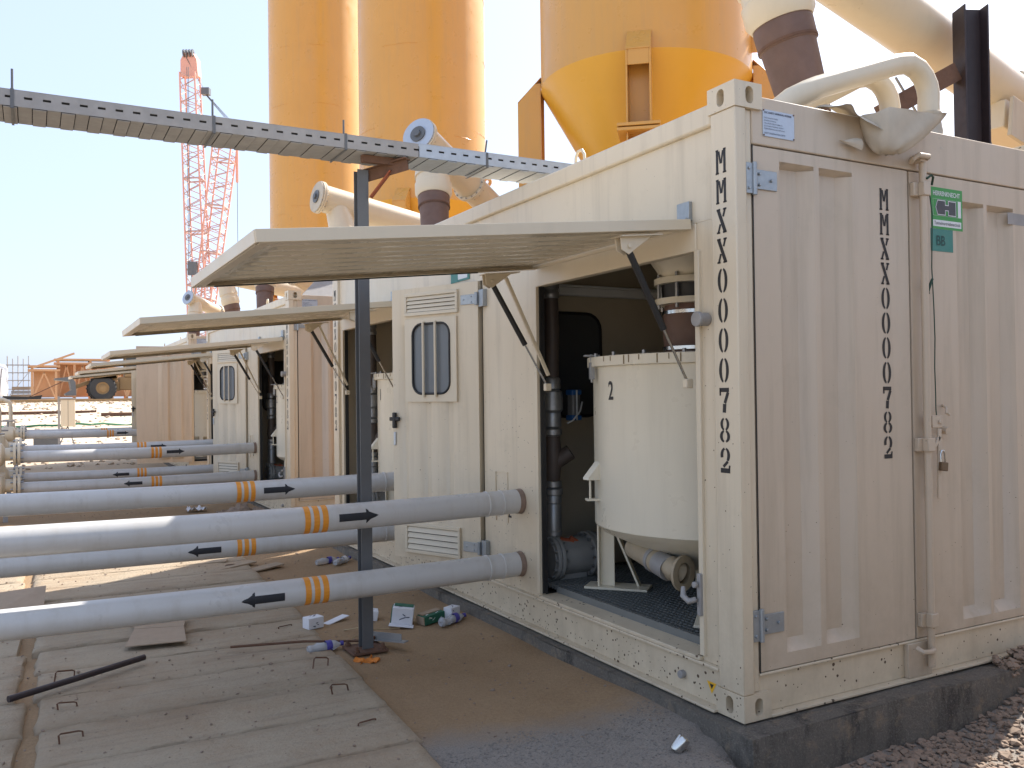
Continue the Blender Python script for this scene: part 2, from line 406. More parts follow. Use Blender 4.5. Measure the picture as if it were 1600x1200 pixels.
# ================================================================== THE SETTING
def hgt(x, y):
    h = -.100+.026*(noise.noise((x*.7, y*.7, 3))+.5*noise.noise((x*2.3, y*2.3, 9)))
    sm = lambda t: max(0, min(1, t))**2*(3-2*max(0, min(1, t)))
    if -4.5 < x < -1.35 and .3 < y < 7.7: h -= .016
    # the sand drifts up against the plinths
    if -.45 < x < .2 and y > .2: h += .03*sm((x+.45)/.4)
    # stony trench along the near container's end
    if y < .3:
        k = sm((x+.22)/.25)*sm((.12-y)/.2); h -= .135*k
        if x > .4: h += .26*sm((x-1.25)/1.4)*sm((.1-y)/.2)*sm((y+2.6)/1.8)
        if x > .3: h += .03*noise.noise((x*3, y*3, 1))*k
    # bank rising at the back of the site
    b = sm((y-31)/27); h += 1.5*b+(.10*noise.noise((x*.5, y*.35, 5))+.05*noise.noise((x*1.7, y*1.3, 6)))*sm((y-24)/6)*(1-.6*b)
    return h
g = MB(); NA, NRR = 220, 190
rad = [0]+[.35*(1.0465**i) for i in range(NRR-1)]
for r in rad:
    for k in range(NA):
        a = 2*math.pi*k/NA; x = CAMPOS.x+1.5+r*math.cos(a); y = CAMPOS.y+3+r*math.sin(a)
        g.v.append(Vector((x, y, hgt(x, y))))
for i in range(NRR-1):
    for k in range(NA):
        k2 = (k+1) % NA; g.f.append((i*NA+k, i*NA+k2, (i+1)*NA+k2, (i+1)*NA+k))
tag(g.build('ground', 'ground', ang=80), None, None, kind='structure')

# concrete slabs laid as a working mat in front of the containers
pav = bpy.data.objects.new('pavement', None); COL.objects.link(pav); pav['kind'] = 'structure'
def slab(x0, x1, y0, y1, sk, zt):
    g = MB(); us = [0, .008]+[.008+(1-.016)*i/30 for i in range(1, 30)]+[.992, 1]; ws = [0, .025, .2, .35, .5, .65, .8, .975, 1]
    def fn(u, w):
        x = x0+(x1-x0)*u+sk*w*(y1-y0); y = y0+(y1-y0)*w-.03*u
        e = min(min(u, 1-u)*(x1-x0), min(w, 1-w)*(y1-y0))
        j = (.014*noise.noise((x*6, y*6, 2))+.012*noise.noise((x*17, y*17, 5))) if e < .001 else 0
        z = zt+.005*noise.noise((x*2.2, y*2.2, 4))+.004*noise.noise((x*9, y*9, 8))-(.014+.012*abs(noise.noise((x*8, y*8, 1))) if e < .001 else 0)
        return (x+j, y+j, z)
    g.field(us, ws, fn, (0, 0, -.1))
    return g.build('slab', 'slab', pav, ang=60)
rs = random.Random(3)
loopm = []
for row in range(15):
    y0 = .30+row*.5
    for colx, (x0, x1) in enumerate(((-2.80, -1.27), (-4.45, -2.86))):
        d = .02*rs.uniform(-1, 1); zt = -.082+.008*rs.uniform(-1, 1)
        xr = x1+(.045*row if colx == 0 else 0)*.6+d
        sb = slab(x0+d*.5, xr, y0+.007, y0+.493, .05, zt)
        for xl in (x0+.16, xr-.16):
            if colx == 1 and xl < -3: continue
            yl = y0+.25+.06*rs.uniform(-1, 1); a = rs.uniform(-.7, -.1); h = rs.uniform(.012, .06); w = .05
            if rs.random() < .35: continue
            tl = rs.uniform(-.03, .03)
            dx, dy = math.cos(a)*w, math.sin(a)*w+.03
            lp = MB().tube([(xl-dx, yl-dy, zt-.02), (xl-dx, yl-dy, zt+h*.9), (xl-dx*.8, yl-dy*.8, zt+h), (xl+dx*.7, yl+dy*.7, zt+h*.75), (xl+dx, yl+dy, zt+h*.6), (xl+dx*1.05, yl+dy, zt-.02)], .0042, 6)
            for v_ in lp.v: v_.y += tl*(v_.z-zt)/.05; v_.x += tl*.6*(v_.z-zt)/.05
            lp.build('lifting_loop', 'rust', sb)

# plinths under the containers
def plinth(ox, oy, oz, label, n=1):
    g = MB(); rr = random.Random(int(oy*10)+1)
    x0, x1, y0, y1 = ox-.075, ox+2.55, oy-.13, oy+6.2
    prof = [(.0, 0), (.0, -.05), (-.004, -.18), (-.012, -.34), (-.02, -.60)]
    P = [(x0, y0), (x1, y0), (x1, y1), (x0, y1)]
    segs = []
    for i in range(4):
        a, b2 = Vector(P[i]), Vector(P[(i+1) % 4]); k = 40
        for j in range(k): segs.append(a.lerp(b2, j/k))
    c = Vector(((x0+x1)/2, (y0+y1)/2)); nn = len(segs)
    for e, z in prof:
        for q in segs:
            d = (q-c).normalized(); w = .006*noise.noise((q.x*1.7, q.y*1.7, z*9))
            top = -.012+.010*noise.noise((q.x*3, q.y*3, 0)) if z == 0 else z
            g.v.append(Vector((q.x-d.x*(e-w)+0*0, q.y-d.y*(e-w), oz+top)))
    for i in range(len(prof)-1):
        for k in range(nn):
            k2 = (k+1) % nn; g.f.append((i*nn+k, i*nn+k2, (i+1)*nn+k2, (i+1)*nn+k))
    g.f.append(tuple(range(nn)))
    o = g.build('plinth', 'concrete', bev=0, ang=40); tag(o, label, 'plinth', 'plinths under the containers')
C_OFF = [(0, 0, 0), (.1, 8.25, -.04), (.1, 16.5, -.04)]
plinth(*C_OFF[0], 'low concrete plinth under the nearest container, its end face above the stones')
plinth(*C_OFF[1], 'low concrete plinth under the second container, behind the grey steel post')
plinth(*C_OFF[2], 'low concrete plinth under the farthest container')

# ================================================================== CONTAINER
L, W, H = 6.058, 2.438, 2.896
XW = .026      # face of the side wall sheet, set back from posts and rails
OPA, OPB = (.30, 1.82), (4.24, 5.76)
cont = thing('process_container', 'nearest cream container with its number stencilled on the post and end door', 'container', (0, 0, 0), 'cream process containers in a row')
def casting(x, y, z):
    g = MB(); sx = 1 if x == 0 else -1; sy = 1 if y == 0 else -1
    e = .005; xa, xb = (x-e, x+.162) if sx > 0 else (x-.162, x+e); ya, yb = (y-e, y+.178) if sy > 0 else (y-.178, y+e)
    z0, z1 = z, z+.118
    xf = xa if sx > 0 else xb; yf = ya if sy > 0 else yb
    cy_ = y+sy*.089; cx_ = x+sx*.085; cz = (z0+z1)/2
    face_hole(g, lambda u, v, d: (xf+sx*d, u, v), ya, yb, z0, z1, stadium(cy_, cz, .024, .040), .07)
    face_hole(g, lambda u, v, d: (u, yf+sy*d, v), xa, xb, z0, z1, stadium(cx_, cz, .024, .040), .07)
    xo = xb if sx > 0 else xa; yo = yb if sy > 0 else ya
    g.add([(xo, ya, z0), (xo, yb, z0), (xo, yb, z1), (xo, ya, z1)], [(0, 1, 2, 3)])
    g.add([(xa, yo, z0), (xb, yo, z0), (xb, yo, z1), (xa, yo, z1)], [(0, 1, 2, 3)])
    g.add([(xa, ya, z0), (xb, ya, z0), (xb, yb, z0), (xa, yb, z0)], [(0, 1, 2, 3)])
    g.add([(xa, ya, z1), (xb, ya, z1), (xb, yb, z1), (xa, yb, z1)], [(0, 1, 2, 3)])
    o = g.build('corner_casting', 'cream_rail', cont); return o
for x in (0, W):
    for y in (0, L):
        for z in (0, H-.118): casting(x, y, z)
def post(x, y):
    sx = 1 if x == 0 else -1; sy = 1 if y == 0 else -1
    P = [(0, 0), (.066, 0), (.066, .018), (.113, .018), (.113, .06), (.05, .06), (.05, .165), (0, .165)]
    P = [(x+sx*a, y+sy*b, .118) for a, b in P]
    if sx*sy < 0: P.reverse()
    MB().prism(P, (0, 0, H-.236)).build('corner_post', 'cream', cont, bev=.006)
for x in (0, W):
    for y in (0, L): post(x, y)
# long rails
for s in (0, 1):
    X = (lambda a, b: (a, b)) if s == 0 else (lambda a, b: (W-b, W-a))
    MB().box(*X(.002, .06), .165, L-.165, 2.732, 2.838).build('top_rail', 'cream', cont, bev=.012)
    g = MB().box(*X(.022, .032), .165, L-.165, .012, .19)
    g.box(*X(-.004, .10), .166, L-.166, .188, .202); g.box(*X(-.03, .06), .168, L-.168, .0, .013)
    g.build('bottom_rail', 'cream_rail', cont, bev=.003)
# side wall sheets around the openings
g = MB()
for y0, y1, z0, z1 in ((.165, L-.165, 2.30, 2.732), (.165, OPA[0], .202, 2.30), (OPA[1], 2.6, .202, 2.30), (3.46, OPB[0], .202, 2.30), (OPB[1], L-.165, .202, 2.30), (2.6, 3.46, .202, .25)):
    g.box(XW, XW+.03, y0, y1, z0, z1)
g.build('side_wall', 'cream', cont, bev=.002)
for a, b in (OPA, OPB):
    g = MB().box(.018, .075, a, b, 2.165, 2.298); g.build('header_beam', 'cream_clean', cont, bev=.005)
    MB().box(.008, .10, a-.028, a+.004, .23, 2.165).build('door_jamb', 'cream_clean', cont, bev=.003)
    MB().box(.008, .062, b-.004, b+.028, .23, 2.165).build('door_jamb', 'cream_clean', cont, bev=.003)
    g = MB().box(.028, .062, b-.016, b-.0045, .23, 2.165); g.build('door_seal', 'rubber', cont)
    MB().box(0.0, .14, a, b, .203, .222).build('sill_plate', 'cream_rail', cont, bev=.003)
    MB().box(.135, .15, a, b, .2225, .262).build('grating_edge', 'grate', cont)
    # steel floor grating
    g = MB(); n = int((b-a+.5)/.034)
    for i in range(n):
        y = a-.1+i*.034
        if .06 < y < L-.06: g.box(.15, 2.3, y, y+.005, .23, .258)
    for i in range(56): g.box(.17+i*.038, .174+i*.038, a-.1, min(b+.4, L-.06) if a < 1 else min(b+.2, L-.06), .236, .2575)
    tag(g.build('floor_grating', 'grate', cont), None, None, kind='stuff')
# far skin of the box
g = MB(); us = []; y = .165
while y < L-.3:
    us += [y, y+.07, y+.1, y+.17]; y += .2
us.append(L-.165)
g.field(us, [.19, 2.75], lambda u, w: (W-.02-(.036 if (us.index(u) % 4) in (2, 3) and u != us[-1] else 0), u, w), (-.002, 0, 0)); g.build('back_wall', 'cream', cont)
MB().box(.05, W-.05, .04, L-.04, 2.83, 2.845).build('roof', 'cream_roof', cont)
MB().box(.06, W-.05, .06, L-.06, .17, .2).build('floor', 'floor_in', cont)
g = MB()
for i in range(28): g.box(.08, W-.08, .12+i*.21, .22+i*.21, 2.775, 2.8295)
g.build('ceiling_rib', 'inner', cont)
MB().box(.10, W-.06, L-.06, L-.03, .19, 2.75).build('far_end_wall', 'cream', cont)
for yy in (2.52, 3.50):
    MB().box(.055, W-.08, yy, yy+.03, .2, 2.77).build('partition', 'inner', cont)
sgn = MB().prism([(u, 2.519, v) for u, v in rrect(.60, 1.70, .74, .76, .12)], (0, -.008, 0)); pw = sgn.build('partition_window', 'darkglass', cont)
MB().tube([(u, 2.508, v) for u, v in rrect(.60, 1.70, .74, .76, .12)]+[(.97, 2.508, 1.96)], .012, 6, False).build('gasket', 'rubber', pw)
g = MB().box(.55, 1.55, 2.40, 2.46, 2.20, 2.26).box(.56, 1.54, 2.41, 2.519, 2.26, 2.28); g.build('batten_light', 'signwhite', cont, bev=.008)

# ---- end frame and end doors
g = MB().box(.113, W-.113, .012, .07, 2.622, 2.846); g.build('end_header', 'cream_end_shaded', cont, bev=.006)
g = MB().box(.113, W-.113, .030, .06, .014, .196).box(.16, W-.16, -.012, .06, .0, .0135).box(.113, W-.113, .012, .06, .188, .2)
g.build('end_sill', 'cream_rail', cont, bev=.003)
for bx in (1.07, ): MB().box(1.115, 1.30, .002, .0295, .014, .188).build('sill_block', 'cream_end_shaded', cont, bev=.003)
def groove_depth(x, z, grooves, z0, z1):
    if not (z0 < z < z1): return 0
    return 1 if any(a < x < b for a, b in grooves) else 0
def end_door(name, x0, x1, grooves, z0=.205, z1=2.615, gz=(.27, 2.56)):
    us = sorted({x0, x1, *[v for a, b in grooves for v in (a, a+.05, b-.068, b)]}); ws = [z0, gz[0], gz[0]+.05, gz[1]-.02, gz[1], z1]
    def dep(u, w): return .05 if (gz[0]+.04 < w < gz[1]-.01) and any(a+.045 < u < b-.06 for a, b in grooves) else 0
    g = MB(); g.field(us, ws, lambda u, w: (u, .016+dep(u, w), w)); g.field(us, ws, lambda u, w: (u, .052+dep(u, w), w))
    g.box(x0, x0+.012, .0165, .0495, z0, z1).box(x1-.012, x1, .0165, .0495, z0, z1).box(x0+.012, x1-.012, .0165, .0495, z0, z0+.012).box(x0+.012, x1-.012, .0165, .0495, z1-.012, z1)
    return g.build(name, 'cream_end_shaded', cont, ang=30)
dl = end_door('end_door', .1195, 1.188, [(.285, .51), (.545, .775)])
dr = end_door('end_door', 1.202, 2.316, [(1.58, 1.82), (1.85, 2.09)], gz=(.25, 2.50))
MB().box(.1135, .119, .014, .0165, .2, 2.62).build('door_gasket', 'rubber', cont)
MB().box(1.1885, 1.2015, .03, .045, .205, 2.615).build('door_gasket', 'rubber', cont)
# hinges on the near post
for z in (2.46, .42):
    g = MB().box(.068, .112, .004, .0175, z-.07, z+.07); g.cyl((.118, .004, z-.075), (.118, .004, z+.075), .012, n=10)
    g.box(.122, .262, .008, .0155, z-.045, z+.045)
    for bx, bz in ((.085, .045), (.085, -.045), (.15, .025), (.15, -.025), (.225, .0)): g.cyl((bx, .008, z+bz), (bx, -.002, z+bz), .008, n=6)
    g.build('hinge', 'zinc', cont, bev=.0015)
# lock rod, keepers, handle
rod = MB().cyl((1.262, -.022, .06), (1.262, -.022, 2.71), .019, n=12).build('lock_rod', 'cream_end_shaded', dr)
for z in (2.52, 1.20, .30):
    MB().box(1.205, 1.30, -.012, .0155, z-.035, z+.035).box(1.235, 1.29, -.048, -.012, z-.035, z+.035).build('rod_bracket', 'cream_end_shaded', dr, bev=.004)
g = MB().box(1.21, 1.25, -.05, .01, 2.655, 2.69); g.tube([(1.17, -.02, 2.65), (1.155, -.05, 2.66), (1.17, -.07, 2.675), (1.26, -.06, 2.68), (1.285, -.03, 2.68)], .014, 8); g.build('rod_keeper', 'cream_end_shaded', cont, bev=.003)
g = MB().tube([(1.15, -.02, .17), (1.16, -.05, .155), (1.21, -.055, .15), (1.26, -.04, .15)], .014, 8); g.build('rod_keeper', 'cream_end_shaded', cont)
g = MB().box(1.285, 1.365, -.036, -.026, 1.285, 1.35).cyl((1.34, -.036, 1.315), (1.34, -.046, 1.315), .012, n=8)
g.bar((1.345, -.03, 1.28), (1.335, -.03, .92), .026, .012, (0, 1, 0)); g.bar((1.30, -.03, 1.18), (1.345, -.03, 1.24), .012, .02); g.build('lock_handle', 'cream_end_shaded', dr, bev=.003)
g = MB().tube([(1.44, .016, 1.40), (1.42, -.02, 1.385), (1.405, -.03, 1.36), (1.43, -.03, 1.35)], .007, 6); g.cyl((1.43, .012, 1.27), (1.43, -.02, 1.265), .02, n=8); g.build('handle_catch', 'cream_end_shaded', dr)
# stencilled numbers
stencil('MMXX0000782', (.0005, .129, 2.49), (0, -1, 0), (0, 0, 1), .065, .1375, 'stencil', 'stencilled_character', cont)
stencil('MMXX0000782', (.975, .0160, 2.395), (1, 0, 0), (0, 0, 1), .063, .1255, 'stencil', 'stencilled_character', dl)
stencil('MMXX0000782', (.0005, L-.05, 2.49), (0, -1, 0), (0, 0, 1), .062, .1355, 'stencil', 'stencilled_character', cont)
# approval plaque on the header
pq = MB().box(.178, .378, .0075, .0118, 2.665, 2.79).build('approval_plaque', 'plaque', cont, bev=.001)
U, V = (1, 0, 0), (0, 0, 1)
text('CSC SAFETY APPROVAL INTERIM', .0118, (.186, .0075, 2.772), U, V, 'plaque_ink', 'lettering', pq, bold=.0003)
for i, tx in enumerate(('DATE MANUFACTURED', 'IDENTIFICATION No', 'MAX GROSS WEIGHT 30480 KG', 'ALLOWABLE STACKING WEIGHT', 'TRANSVERSE RACKING TEST LOAD')):
    text(tx, .0082, (.184, .0075, 2.748-i*.0125), U, V, 'plaque_ink', 'lettering', pq)
text('NEXT EXAMINATION DATE', .0105, (.186, .0075, 2.677), U, V, 'plaque_ink', 'lettering', pq)
g = MB()
for a in (.183, .373):
    for b in (2.67, 2.785): g.cyl((a, .0078, b), (a, .005, b), .004, n=6)
g.build('rivet', 'rust', pq)
# maker's sign, and the teal letter card below it
SX = .05
def sgnbox(x0, x1, z0, z1, mat, name, parent, y=.0145): return MB().box(x0, x1, y, y+.0012, z0, z1).build(name, mat, parent)
sg = sgnbox(1.325+SX, 1.585+SX, 2.335, 2.555, 'signgreen', 'maker_sign', dr)
text('HERRENKNECHT', .034, (1.338+SX, .0143, 2.512), U, V, 'signwhite', 'lettering', sg, bold=.0006, sx=.86)
sgnbox(1.34+SX, 1.572+SX, 2.405, 2.494, 'signwhite', 'logo_panel', sg, .0138)
def poly(pts, mat, name, parent, y): return MB().add([(x+SX, y, z) for x, z in pts], [tuple(range(len(pts)))]).build(name, mat, parent)
def Hpoly(e): # arrow headed H, grown by e
    return [(1.362-e, 2.449), (1.376-e*.4, 2.485+e), (1.436+e, 2.485+e), (1.436+e, 2.462+e), (1.466-e, 2.462+e), (1.466-e, 2.485+e), (1.524+e, 2.485+e), (1.524+e, 2.413-e), (1.466-e, 2.413-e), (1.466-e, 2.438-e), (1.436+e, 2.438-e), (1.436+e, 2.413-e), (1.376-e*.4, 2.413-e)]
sgnbox(1.341+SX, 1.545+SX, 2.406, 2.493, 'signgreen', 'logo_ground', sg, .0132)
poly(Hpoly(.0065), 'signgrey', 'logo_outline', sg, .0128); poly(Hpoly(.004), 'signwhite', 'logo_line', sg, .0124); poly(Hpoly(0), 'signgrey', 'logo', sg, .012)
sgnbox(1.338+SX, 1.572+SX, 2.348, 2.382, 'signwhite', 'text_panel', sg, .0138)
text('Tunnelvortriebstechnik', .026, (1.345+SX, .0134, 2.357), U, V, 'signgrey', 'lettering', sg, sx=.88)
tc = sgnbox(1.318+SX, 1.50+SX, 2.215, 2.334, 'teal', 'letter_card', dr, .0142)
text('BB', .075, (1.358+SX, .0140, 2.247), U, V, 'inkteal', 'lettering', tc, bold=.001, sx=.9)
pl2 = MB().box(2.04, 2.22, .0148, .0158, 2.41, 2.475).build('data_plate', 'galv_old', dr)
pts = [(1.335, .0, 2.56), (1.345, -.012, 2.40), (1.338, -.012, 2.22), (1.342, -.006, 2.12), (1.34, -.01, 2.06), (1.348, -.01, 1.9), (1.352, -.01, 1.75), (1.34, -.014, 1.6), (1.338, -.018, 1.47), (1.335, -.02, 1.38), (1.33, -.03, 1.30)]
wr = MB().tube(pts, .003, 5); wr.tube([(1.34, -.01, 2.06), (1.318, -.015, 2.035), (1.295, -.02, 1.99), (1.30, -.02, 1.98)], [.007, .008, .004, .003], 6)
wr.tube([(1.262, -.045, 2.57), (1.29, -.05, 2.59), (1.32, -.04, 2.585), (1.335, -.02, 2.55)], .006, 6); wr.build('cord', 'wire_green', dr)

# ---- side wall small parts
g = MB().cyl((XW, .235, 1.83), (-.02, .235, 1.83), .032, n=16).cyl((-.02, .235, 1.83), (-.045, .235, 1.83), .036, n=16); g.build('round_catch', 'galv_old', cont, bev=.003)
g = MB().box(-.01, XW, .275, .30, .42, .62); g.tube([(-.02, .29, .50), (-.05, .31, .49), (-.055, .345, .51), (-.04, .36, .55)], [.014, .016, .016, .012], 8); g.cyl((-.02, .288, .57), (-.04, .288, .57), .016, n=8); g.build('flap_latch', 'galv_old', cont, bev=.004)
text('2', .13, (XW, 2.255, .66), (0, -1, 0), V, 'stencil', 'painted_number', cont, bold=.001, sx=.8)
g = MB().box(.018, XW, 2.42, 2.428, .62, .96).box(.018, XW, 2.25, 2.42, .955, .962).box(.02, XW, 2.25, 2.256, .62, .955); g.build('cover_trim', 'cream', cont)
wt = MB().add([(.0205, .27, .115), (.0205, .205, .115), (.0205, .2375, .06)], [(0, 1, 2)]).build('warning_mark', 'warn', cont)
MB().add([(.0201, .252, .106), (.0201, .223, .106), (.0201, .2375, .082)], [(0, 1, 2)]).build('warning_symbol', 'stencil', wt)
MB().cyl((.022, .44, .10), (-.006, .44, .10), .02, n=10).build('earth_bolt', 'galv_old', cont, bev=.003)
# green escape sign above the side door
es = MB().box(.020, XW-.0002, 2.80, 3.12, 2.335, 2.43).build('exit_sign', 'teal', cont)
MB().box(.0185, .0198, 2.83, 2.99, 2.35, 2.415).build('sign_panel', 'signwhite', es)
# lifting eyes on the roof edge
for y in (1.35, 4.1):
    MB().tube([(.05, y-.05, 2.84), (.05, y-.045, 2.885), (.05, y-.02, 2.915), (.05, y+.02, 2.915), (.05, y+.045, 2.885), (.05, y+.05, 2.84)], .009, 8).build('lifting_eye', 'cream_clean', cont)

# ---- side door, part open
TH = R(24); dS = Vector((-math.sin(TH), math.cos(TH), 0)); dN = Vector((-math.cos(TH), -math.sin(TH), 0))
HG = Vector((-.002, 2.612, 0))
def dp(s, z, t=0): return HG+dS*s+dN*t+Vector((0, 0, z))
gro = [(.235, .335), (.455, .555), (.69, .775)]
us = sorted({.004, .86, *[v for a, b in gro for v in (a, a+.03, b-.03, b)]}); ws = [.262, .56, .60, 2.0, 2.04, 2.296]
g = MB(); g.field(us, ws, lambda u, w: dp(u, w, -.020 if (.58 < w < 2.02 and any(a+.02 < u < b-.02 for a, b in gro)) else 0), -dN*.045)
sdoor = g.build('side_door', 'cream', cont, ang=25)
for z in (2.17, .40):
    g = MB(); g.obox(dp(.095, z, .004), dS, dN, V, .13, .008, .07); c0 = dp(.008, z-.045, .012); g.cyl(c0, c0+Vector((0, 0, .09)), .014, n=10)
    g.box(-.008, XW, 2.53, 2.598, z-.06, z+.06)
    for a, b in ((.06, .02), (.06, -.02), (.13, 0)): g.cyl(dp(a, z+b, .006), dp(a, z+b, .013), .006, n=6)
    g.build('hinge', 'zinc', sdoor, bev=.0015)
def vent(s0, s1, z0, z1, n):
    fr = MB()
    for a, b, c, d in ((s0, s1, z1-.026, z1), (s0, s1, z0, z0+.026), (s0, s0+.022, z0+.026, z1-.026), (s1-.022, s1, z0+.026, z1-.026)):
        fr.obox(dp((a+b)/2, (c+d)/2, .009), dS, dN, V, b-a, .020, d-c)
    o = fr.build('vent', 'cream_clean', sdoor, bev=.003)
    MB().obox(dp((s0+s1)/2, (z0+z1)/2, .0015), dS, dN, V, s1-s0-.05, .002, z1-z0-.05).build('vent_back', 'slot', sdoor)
    hh = (z1-z0-.052)/n
    for i in range(n):
        zc = z0+.026+hh*(i+.5); t = (dN*.010+Vector((0, 0, -1))*.028).normalized()
        MB().obox(dp((s0+s1)/2, zc, .010), dS, t, dS.cross(t), s1-s0-.046, hh*.86, .003).build('vent_slat', 'cream_clean', sdoor)
vent(.185, .715, 2.085, 2.255, 4); vent(.185, .73, .305, .53, 4)
wo = [dp(s, z, .0) for s, z in rrect(.45, 1.76, .37, .52, .085)]
wf = MB(); rin = rrect(.45, 1.76, .37, .52, .085); x0, x1, y0, y1 = .20, .715, 1.44, 2.062
face_hole(wf, lambda u, v, d: dp(u, v, .014-d), x0, x1, y0, y1, rin, .012)
wf.f.pop(); b = len(wf.v)
for a, c, d, e in ((x0, x1, y0, y0), (x0, x1, y1, y1), (x0, x0, y0, y1), (x1, x1, y0, y1)):
    wf.add([dp(a, d, .014), dp(c, e, .014), dp(c, e, 0.001), dp(a, d, 0.001)], [(0, 1, 2, 3)])
wfo = wf.build('window_frame', 'cream_clean', sdoor)
MB().prism([dp(u, v, .0035) for u, v in rrect(.45, 1.76, .372, .522, .085)], dN*-.003).build('window_pane', 'pane', sdoor)
MB().tube([dp(u, v, .014) for u, v in rin+rin[:1]], .009, 6, False).build('window_gasket', 'rubber', sdoor)
for s in (.395, .515):
    MB().cyl(dp(s, 1.475, .026), dp(s, 2.035, .026), .0105, n=10).cyl(dp(s, 1.49, .026), dp(s, 1.49, .012), .007, n=6).cyl(dp(s, 2.02, .026), dp(s, 2.02, .012), .007, n=6).build('window_bar', 'cream_clean', sdoor)
g = MB().obox(dp(.825, 1.31, .02), dS, dN, V, .10, .022, .03).obox(dp(.825, 1.30, .022), dS, dN, V, .03, .026, .12); g.build('door_handle', 'rubber', sdoor, bev=.006)
MB().obox(dp(.838, 1.16, .006), dS, dN, V, .022, .01, .10).build('key_plate', 'galv', sdoor, bev=.003)

# ---- flaps held up on gas struts
def flap(y0, y1, num):
    hz = Vector((-.006, 0, 2.305)); e = Vector((-2.06, 0, -.21)).normalized(); n = Vector((-.21, 0, 2.06)).normalized(); LN = 2.07
    def fp(s, y, t=0): return hz+e*s+n*t+Vector((0, y, 0))
    g = MB(); us = [y0+.002]; w = (y1-y0-.20)/8; y = y0+.10; k = 0
    for i in range(8): us += [y+i*w, y+i*w+.03, y+i*w+w*.5, y+i*w+w*.5+.03]
    us.append(y1-.002)
    def prof(u):
        i = us.index(u)
        return 0 if i == 0 or i == len(us)-1 else (0 if (i-1) % 4 in (0, 3) else .020)
    ss = [.02, .12, .16, 1.90, 1.94, LN-.01]
    g.field(us, ss, lambda u, s_: fp(s_, u, -.014+(prof(u) if .13 < s_ < 1.92 else 0)))
    g.field(us, ss, lambda u, s_: fp(s_, u, -.011+(prof(u) if .13 < s_ < 1.92 else 0)))
    fo = g.build('flap', 'cream_gloss_lit', cont, ang=20)
    r = MB(); r.obox(fp(LN/2, y0+.004, -.012), e, (0, 1, 0), n, LN, .012, .05).obox(fp(LN/2, y1-.004, -.012), e, (0, 1, 0), n, LN, .012, .05)
    r.obox(fp(LN-.004, (y0+y1)/2, -.012), e, (0, 1, 0), n, .012, y1-y0-.022, .05); r.obox(fp(.008, (y0+y1)/2, -.012), e, (0, 1, 0), n, .012, y1-y0-.022, .046)
    for a, b in ((y0+.01, y0+.06), (y1-.06, y1-.01)): r.obox(fp(LN/2, (a+b)/2, -.036), e, (0, 1, 0), n, LN-.03, b-a, .004)
    r.obox(fp(LN-.035, (y0+y1)/2, -.036), e, (0, 1, 0), n, .05, y1-y0-.13, .004)
    r.build('flap_rim', 'cream_clean', fo, bev=.003)
    MB().obox(fp(LN*.58, y1-.058, -.041), e, (0, 1, 0), n, LN*.74, .012, .006).build('flap_seal', 'rubber', fo)
    for y in (y0+.07, y1-.07):
        MB().box(.004, XW, y-.045, y+.045, 2.318, 2.41).cyl((-.012, y-.05, 2.315), (-.012, y+.05, 2.315), .014, n=8).build('flap_hinge', 'zinc', fo, bev=.002)
    for y, near in ((y0+.05, 1), (y1-.07, 0)):
        tp = fp(.355, y, -.10); bt = Vector((.018, y+(.02 if near else -.03), 1.535))
        b = MB(); b.prism([fp(.20, y-.02, -.05), fp(.40, y-.02, -.05), fp(.40, y-.02, -.115), fp(.36, y-.02, -.14), fp(.32, y-.02, -.115)], (0, .006, 0))
        b.prism([fp(.20, y+.02, -.05), fp(.40, y+.02, -.05), fp(.40, y+.02, -.115), fp(.36, y+.02, -.14), fp(.32, y+.02, -.115)], (0, .006, 0))
        b.obox(fp(.29, y, -.055), e, (0, 1, 0), n, .24, .09, .006); b.cyl(tp+Vector((0, -.032, 0)), tp+Vector((0, .04, 0)), .012, n=8)
        b.build('strut_bracket', 'cream_clean', fo, bev=.002)
        m = tp.lerp(bt, .60)
        MB().cyl(tp, m, .0165, n=12).build('gas_strut', 'rubber', fo)
        MB().cyl(m, bt, .0065, n=8).build('strut_rod', 'chrome', fo)
        MB().box(.0, .04, bt.y-.016, bt.y+.016, bt.z-.03, bt.z+.016).build('strut_foot', 'cream_clean', fo, bev=.004)
        if not near:
            t2 = fp(.27, y-.035, -.085); b2 = Vector((.01, y-.06, 1.60))
            MB().bar(t2, b2, .020, .020).build('safety_stay', 'cream_clean', fo, bev=.003)
    return fo
flap(OPA[0]+.006, OPA[1]-.012, 1); flap(OPB[0]+.006, OPB[1]-.012, 2)

